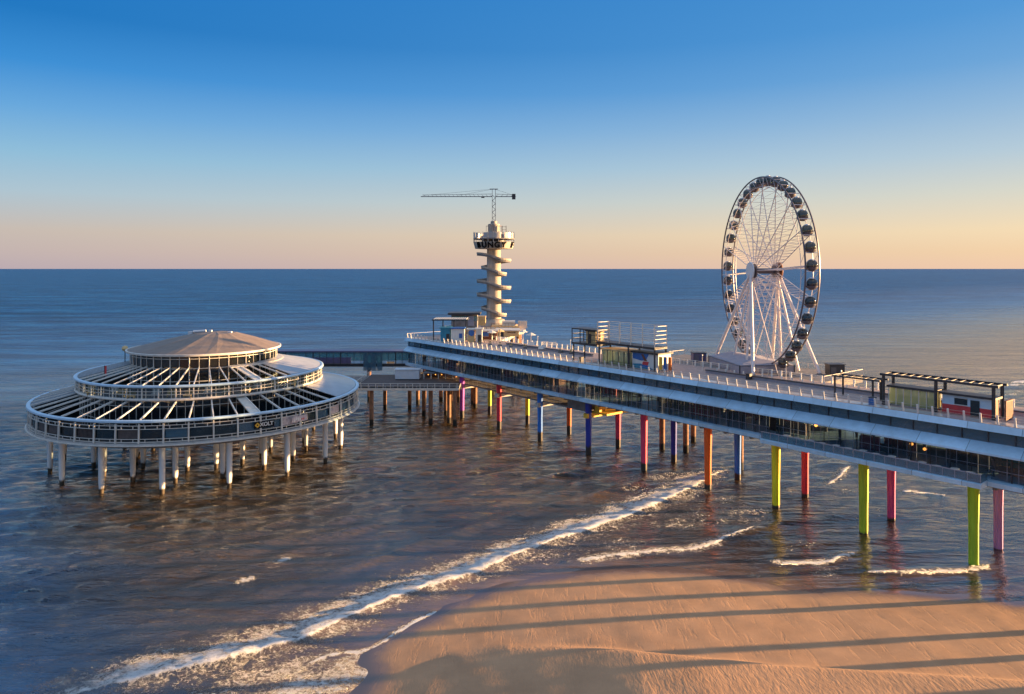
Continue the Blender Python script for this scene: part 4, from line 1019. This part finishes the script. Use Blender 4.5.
ld = thing('lower_deck', (-27,194,0), 'low railed terrace deck on piles between pavilion and pier end', 'deck')
LX0, LX1 = -40.5, -13.6
MB().box(LX0, LX1, 183, 207, 8.95, 9.48).build('deck_slab', M['concrete'], ld); MB().box(LX0+.1, LX1-.1, 183.1, 206.9, 9.483, 9.5).build('deck_planks', M['floor'], ld)
MB().box(LX0-.1, LX1+.1, 182.85, 182.99, 9.0, 9.6).build('edge_beam', M['cream'], ld)
b = MB()
for i in range(15): x = LX0+.2+i*1.88; b.bar((x,183.05,9.5), (x,183.05,10.75), .13)
for z in (10.1, 10.75): b.bar((LX0,183.05,z), (LX1,183.05,z), .1)
for i in range(13): b.bar((LX0+.1,184+i*1.88,9.5), (LX0+.1,184+i*1.88,10.7), .1)
b.bar((LX0+.1,183,10.75), (LX0+.1,207,10.75), .09)
b.build('railing', M['cream'], ld)
b = MB()
for i in range(13): b.box(LX0+.4+i*2, LX0+2.1+i*2, 183.12, 183.18, 9.55, 10.05)
b.build('railing_panel', M['dark'], ld)
for x, y in ((-36,184.5),(-21,186),(-14.6,184),(-24,196),(-16.3,186.5),(-18,196),(-29,204),(-36,204)):
    MB().tube((x,y,-3), (x,y,8.94), .5, .55, 12).build('pile', M['rustpile'], ld, smooth=True)
b = MB(); b.box(-57, LX0-.15, 196, 205, 9.0, 9.5); b.build('gangway', M['dconc'], ld)
b = MB(); b.bar((-57,195.9,10.6), (LX0,195.9,10.6), .08)
for i in range(9): b.bar((-57+i*2,195.9,9.5), (-57+i*2,195.9,10.6), .08)
b.build('gangway_railing', M['cream'], ld)
tn = thing('white_tent', (-28.5,198,9.51), 'pale lilac flat tent on the low deck beneath the bridge', 'tent')
MB().box(-32, -25.4, 197, 200, 9.75, 12.2).build('tent_wall', M['hubw'], tn); MB().box(-32.2,-25.2,196.8,200.2,12.21,12.4).build('tent_roof', M['hubw'], tn); MB().box(-31.9,-25.5,197.1,199.9,9.51,9.745).build('base', M['dark'], tn)
lk = thing('lower_lounge', (-20,200,9.51), 'warm lit lounge room with posts under the pier tip', 'lounge')
MB().box(-24.5, -13.8, 203.4, 203.6, 9.51, 11.6).build('back_wall', M['brown'], lk)
bars('post', [((-24.3+i*2,198.5,9.51), (-24.3+i*2,198.5,10.99), .22) for i in range(6)], M['cream'], lk)
MB().box(-24.5,-13.8,198.4,203.4,11.0,11.2).build('ceiling', M['dconc'], lk)
for i, x in enumerate((-23.2,-21.2,-19.5,-17.5,-15.6)):
    b = MB(); b.lathe((0,0), [(.001,-.14),(.14,-.06),(.14,.06),(.001,.14)], 8, closed=False); o = b.build('pendant_lamp', M['lamp'], lk, local=True); o.location = Vector((x,199.6,10.6))-Vector((-20,200,9.51))

# ------------------------------------------------------------------ round pavilion
CX, CY = -66.1, 155.6; C = (CX, CY); NR = 50
rp = thing('round_pavilion', (CX,CY,0), 'round two-tiered restaurant pavilion standing on white piles in the sea', 'pavilion')
RL, ZL = 32.1, 13.74; RM, ZM = 24.3, 18.45; RT, ZT = 15.0, 23.1
def ring_part(name, prof, mat, a0=0, a1=2*pi, n=120, smooth_=True): return MB().lathe(C, prof, n, a0, a1).build(name, mat, rp, smooth=smooth_)
ring_part('base_slab', [(3,9.35),(32.1,9.35),(32.25,9.55),(32.25,9.85),(31.9,9.9),(3,9.9)], M['concrete'])
ring_part('base_trim', [(32.26,9.4),(32.5,9.45),(32.5,9.62),(32.26,9.65)], M['cream'])
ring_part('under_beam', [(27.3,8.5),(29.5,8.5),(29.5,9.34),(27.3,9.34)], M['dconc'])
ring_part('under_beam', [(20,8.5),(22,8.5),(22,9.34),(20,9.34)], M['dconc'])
ring_part('lower_rim', [(31.6,13.42),(32.0,13.38),(32.32,13.55),(32.28,13.85),(31.95,13.97),(31.6,13.9)], M['fascia'])
ring_part('middle_rim', [(23.85,18.18),(24.3,18.13),(24.55,18.28),(24.52,18.55),(24.2,18.66),(23.85,18.58)], M['fascia'])
ring_part('middle_sill', [(23.6,15.75),(24.3,15.75),(24.4,15.95),(24.3,16.2),(23.6,16.2)], M['cream'])
ring_part('middle_floor', [(13,15.85),(23.55,15.85),(23.55,16.1),(13,16.1)], M['floor'])
ring_part('lower_floor', [(20,9.91),(31.0,9.91),(31.0,10.0),(20,10.0)], M['floor'])
ring_part('lower_glass_wall', [(23.3,10.01),(23.4,10.01),(23.4,15.74),(23.3,15.74)], M['dglass'])
ring_part('drum_glass', [(14.3,16.11),(14.4,16.11),(14.4,22.75),(14.3,22.75)], M['dglass'])
ring_part('balustrade_glass', [(24.0,16.21),(24.05,16.21),(24.05,18.0),(24.0,18.0)], M['clear'])
ring_part('outer_glass', [(31.2,10.05),(31.25,10.05),(31.25,12.75),(31.2,12.75)], M['dglass'])
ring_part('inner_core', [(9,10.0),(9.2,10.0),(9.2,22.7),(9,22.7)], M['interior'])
def radial(name, r0, z0, r1, z1, w_, h, angs, mat):
    p0 = None
    for a in angs:
        if p0 is None:
            p0 = MB().bar((r0,0,z0), (r1,0,z1), w_, h).build(name, mat, rp, local=True); o = p0
        else: o = p0.copy(); COL.objects.link(o)
        o.location = (0,0,0); o.rotation_euler = (0,0,a)
angs = [2*pi*i/NR for i in range(NR)]
def inr(a, lo, hi):
    d = math.degrees(a); d = (d+180) % 360-180; return lo <= d <= hi
LOW = (-142, -17); MID = (-142, -26)
radial('lower_rafter', 23.2, 15.72, 31.6, 13.85, .2, .3, [a for a in angs if inr(a, *LOW)], M['rafter'])
radial('middle_rafter', 14.4, 20.55, 24.0, 18.6, .17, .26, [a for a in angs if inr(a, *MID)], M['rafter'])
radial('lower_rafter', 23.2, 15.80, 31.6, 13.97, .25, .12, [a for a in angs if inr(a, -180, -142) or inr(a, 150, 180)], M['cream'])
# solid roof sectors
def sector(name, r0, z0, r1, z1, a0, a1, mat, n=60): return MB().lathe(C, [(r0,z0),(r1,z1),(r1,z1-.12),(r0,z0-.12)], n, R(a0), R(a1)).build(name, mat, rp)
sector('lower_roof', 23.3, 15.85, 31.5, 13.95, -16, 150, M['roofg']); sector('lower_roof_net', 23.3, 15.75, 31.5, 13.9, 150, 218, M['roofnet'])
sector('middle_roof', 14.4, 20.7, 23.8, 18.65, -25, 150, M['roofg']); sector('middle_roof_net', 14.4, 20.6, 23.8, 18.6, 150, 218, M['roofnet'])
for i in range(16):
    a = R(-140+i*8.2); r = 21.5+1.2*(i % 3); x_, y_ = CX+r*cos(a), CY+r*sin(a); b = MB(); b.box(x_-.7, x_+.7, y_-.4, y_+.4, 16.6, 16.75); b.box(x_-.7, x_+.7, y_+.3, y_+.45, 16.75, 17.5)
    for q_ in (-.6, .6): b.box(x_+q_-.05, x_+q_+.05, y_-.3, y_+.3, 16.11, 16.6)
    b.build('lounge_seat', M['goldw' if i % 3 else 'cream'], rp)
# secondary roof grid rings under the rafters
b = MB()
for r, z in ((23.45,11.0),(23.45,11.9),(23.45,14.6)): b.lathe(C, [(r,z-.05),(r+.08,z-.05),(r+.08,z+.05),(r,z+.05)], 100)
for i in range(100):
    a = 2*pi*i/100; b.bar((CX+23.48*cos(a),CY+23.48*sin(a),10.0), (CX+23.48*cos(a),CY+23.48*sin(a),15.74), .075)
b.build('lower_mullions', M['cream'], rp)
b = MB()
for r, z in ((14.45,16.9),(14.45,17.8),(14.45,20.3),(14.45,22.2),(14.45,22.7)): b.lathe(C, [(r,z-.06),(r+.09,z-.06),(r+.09,z+.06),(r,z+.06)], 100)
for i in range(50):
    a = 2*pi*i/50; wd = .16 if i % 2 else .08; b.bar((CX+14.5*cos(a),CY+14.5*sin(a),16.1), (CX+14.5*cos(a),CY+14.5*sin(a),22.75), wd)
b.build('drum_mullions', M['cream'], rp)
# balcony shelf round the drum on the sunny side
MB().lathe(C, [(14.5,20.35),(16.0,20.2),(16.0,20.4),(14.5,20.55)], 60, R(-50), R(150)).build('drum_ledge', M['cream'], rp)
# facade posts
radial('facade_post', 32.05, 9.9, 31.95, 13.3, .26, .26, angs, M['cream'])
radial('middle_post', 24.15, 16.2, 24.1, 18.05, .2, .2, angs, M['cream'])
b = MB()
for z in (12.95, 12.35, 10.65, 10.15): b.lathe(C, [(31.98,z-.05),(32.08,z-.05),(32.08,z+.05),(31.98,z+.05)], 120)
for i in range(100):
    a = 2*pi*(i+.5)/100; c_, s_ = cos(a), sin(a)
    b.bar((CX+32*c_,CY+32*s_,12.35), (CX+32*c_,CY+32*s_,12.95), .12); b.bar((CX+32*c_,CY+32*s_,10.15), (CX+32*c_,CY+32*s_,10.65), .09)
b.build('facade_rails', M['cream'], rp)
b = MB()
for z in (16.9, 17.5): b.lathe(C, [(24.12,z-.04),(24.2,z-.04),(24.2,z+.04),(24.12,z+.04)], 100)
for i in range(100):
    a = 2*pi*(i+.5)/100; b.bar((CX+24.15*cos(a),CY+24.15*sin(a),16.2), (CX+24.15*cos(a),CY+24.15*sin(a),18.0), .07)
b.build('middle_rails', M['cream'], rp)
# facade panels of mixed colour
for i in range(NR):
    a0 = 2*pi*(i+.06)/NR; a1 = 2*pi*(i+.94)/NR; d = (math.degrees(a0)+180) % 360-180
    if -150 < d < 20:
        mt = random.choice(['interior','interior','dglass','clear','floor','clear','skyglass'])
        if d > -52: mt = random.choice(['dglass','dglass','skyglass','clear','signp'])
        MB().lathe(C, [(31.6,10.7),(31.66,10.7),(31.66,12.3),(31.6,12.3)], 4, a0, a1).build('facade_panel', M[mt], rp)
# roof: folded shallow cone
b = MB(); n_ = 48; vs = []; fs = []
apx, apy = CX+1.6, CY+1.2
for i in range(n_):
    a = 2*pi*i/n_; fold = (.10 if i % 4 == 0 else -.02)
    vs.append((CX+(RT+.25)*cos(a), CY+(RT+.25)*sin(a), ZT)); vs.append((CX+.8+9.5*cos(a), CY+.6+9.5*sin(a), ZT+1.55+fold)); vs.append((apx+4.2*cos(a), apy+4.2*sin(a), 26.0+fold*.5))
vs.append((apx, apy, 26.35))
for i in range(n_):
    j = (i+1) % n_; fs += [(3*i,3*j,3*j+1,3*i+1),(3*i+1,3*j+1,3*j+2,3*i+2),(3*i+2,3*j+2,3*n_)]
b.add(vs, fs); b.lathe(C, [(.5,22.9),(15.2,22.9)], 48, closed=False); b.build('top_roof', M['roofb'], rp)
ring_part('eave', [(14.9,22.78),(15.4,22.8),(15.45,23.15),(15.2,23.2),(14.9,23.0)], M['cream'])
b = MB(); b.tube((CX-3.2,CY+1,26.25), (CX-.6,CY+1.3,26.4), .3, .3, 10); b.box(CX-4.2,CX-3.3,CY+.6,CY+1.4,25.6,26.3); b.box(CX+4.4,CX+5.2,CY+.5,CY+1.2,25.8,26.3); b.box(CX+.2,CX+.8,CY+.8,CY+1.4,26.1,26.6); b.build('roof_vent', M['hubw'], rp)
# wide stair ramps through the rafters
def ramp(name, ang, r0, z0, r1, z1):
    a = R(ang); c_, s_ = cos(a), sin(a); MB().bar((CX+r0*c_,CY+r0*s_,z0), (CX+r1*c_,CY+r1*s_,z1), 1.7, .2).build(name, M['cream'], rp)
ramp('roof_walk', -52, 23.2, 15.6, 31.5, 13.75); ramp('roof_walk', -44, 14.5, 20.4, 24, 18.5)
# signs
def sign_panel(name, ang, wdt, zc, h, mat, label):
    a = R(ang); n_ = Vector((cos(a),sin(a),0)); pos = Vector((CX,CY,zc))+n_*32.22; m_ = face_mtx(pos, n_)
    b = MB(); b.add([m_ @ Vector(v) for v in [(-wdt/2,-h/2,-.04),(wdt/2,-h/2,-.04),(wdt/2,h/2,-.04),(-wdt/2,h/2,-.04),(-wdt/2,-h/2,0),(wdt/2,-h/2,0),(wdt/2,h/2,0),(-wdt/2,h/2,0)]], [(3,2,1,0),(4,5,6,7),(0,1,5,4),(1,2,6,5),(2,3,7,6),(3,0,4,7)])
    return b.build(name, mat, rp, label), m_
sg1, m_ = sign_panel('sign_board', -49.4, 3.75, 11.62, 1.15, M['black'], 'black sign with a yellow diamond')
b = MB(); T = Matrix.Translation((-1.25,0,.03)); b.add([m_ @ T @ Vector(v) for v in [(-.5,0,0),(0,-.5,0),(.5,0,0),(0,.5,0),(-.5,0,-.02),(0,-.5,-.02),(.5,0,-.02),(0,.5,-.02)]], [(0,1,2,3),(7,6,5,4),(0,4,5,1),(1,5,6,2),(2,6,7,3),(3,7,4,0)]); b.build('diamond', M['yellow'], sg1)
b = MB(); T = Matrix.Translation((-1.25,0,.045)); b.add([m_ @ T @ Vector(v) for v in [(-.17,0,0),(0,-.17,0),(.17,0,0),(0,.17,0)]], [(0,1,2,3)]); b.build('diamond_centre', M['black'], sg1)
letters('XOLT', .95, M['white'], sg1, m_ @ Matrix.Translation((.45,.02,.03)), name='lettering', ext=.01, bold=.03)
sg2, m_ = sign_panel('sign_board', -36.5, 3.5, 11.6, 1.15, M['signp'], 'faded pink and white sign')
for q_ in range(6):
    b = MB(); x = -1.2+q_*.42; y = random.uniform(-.2,.2); T = Matrix.Translation((x,y,.02)); w_ = .14; h_ = random.uniform(.15,.3)
    b.add([m_ @ T @ Vector(v) for v in [(-w_,-h_,0),(w_,-h_,0),(w_,h_,0),(-w_,h_,0)]], [(0,1,2,3)]); b.build('emblem', M['red'] if q_ > 3 else M['white'], sg2)
# piles
pl0 = None
for r, off in ((28.4,0),(21,0),(13.5,0)):
    for i in range(16):
        a = R(-81.6+22.5*i)
        if pl0 is None:
            b = MB(); b.lathe((0,0), [(.001,-3),(.34,-3),(.40,.6),(.50,2.1),(.54,8.5),(.001,8.5)], 18, closed=False); o = pl0 = b.build('pile', M['greypile'], rp, local=True, smooth=True)
        else: o = pl0.copy(); COL.objects.link(o)
        o.location = (r*cos(a), r*sin(a), 0)
# mast with globe, banner
gm = thing('radar_globe', (0,0,0), 'small golden globe on a thin mast left of the pavilion roof', 'antenna')
p = at(125,348.5,152); gm.location = (p.x,p.y,18.5)
MB().tube((p.x,p.y,18.6), (p.x,p.y,p.z-.5), .09).build('mast', M['dark'], gm)
b = MB(); b.lathe((p.x,p.y), [(.001,p.z-.65),(.45,p.z-.45),(.66,p.z),(.45,p.z+.45),(.001,p.z+.65)], 14, closed=False); b.build('globe', M['goldw'], gm, smooth=True)
p = at(104.5,376,141); bn = thing('red_banner', (p.x,p.y,18.6), 'upright red banner on the left of the pavilion\'s middle tier', 'banner')
MB().box(p.x-.05,p.x+.05,p.y-.05,p.y+.05,18.6,21.0).build('pole', M['dark'], bn); MB().box(p.x+.06,p.x+.4,p.y-.03,p.y+.03,19.0,20.95).build('cloth', M['red'], bn)

print('objects', len(bpy.data.objects))
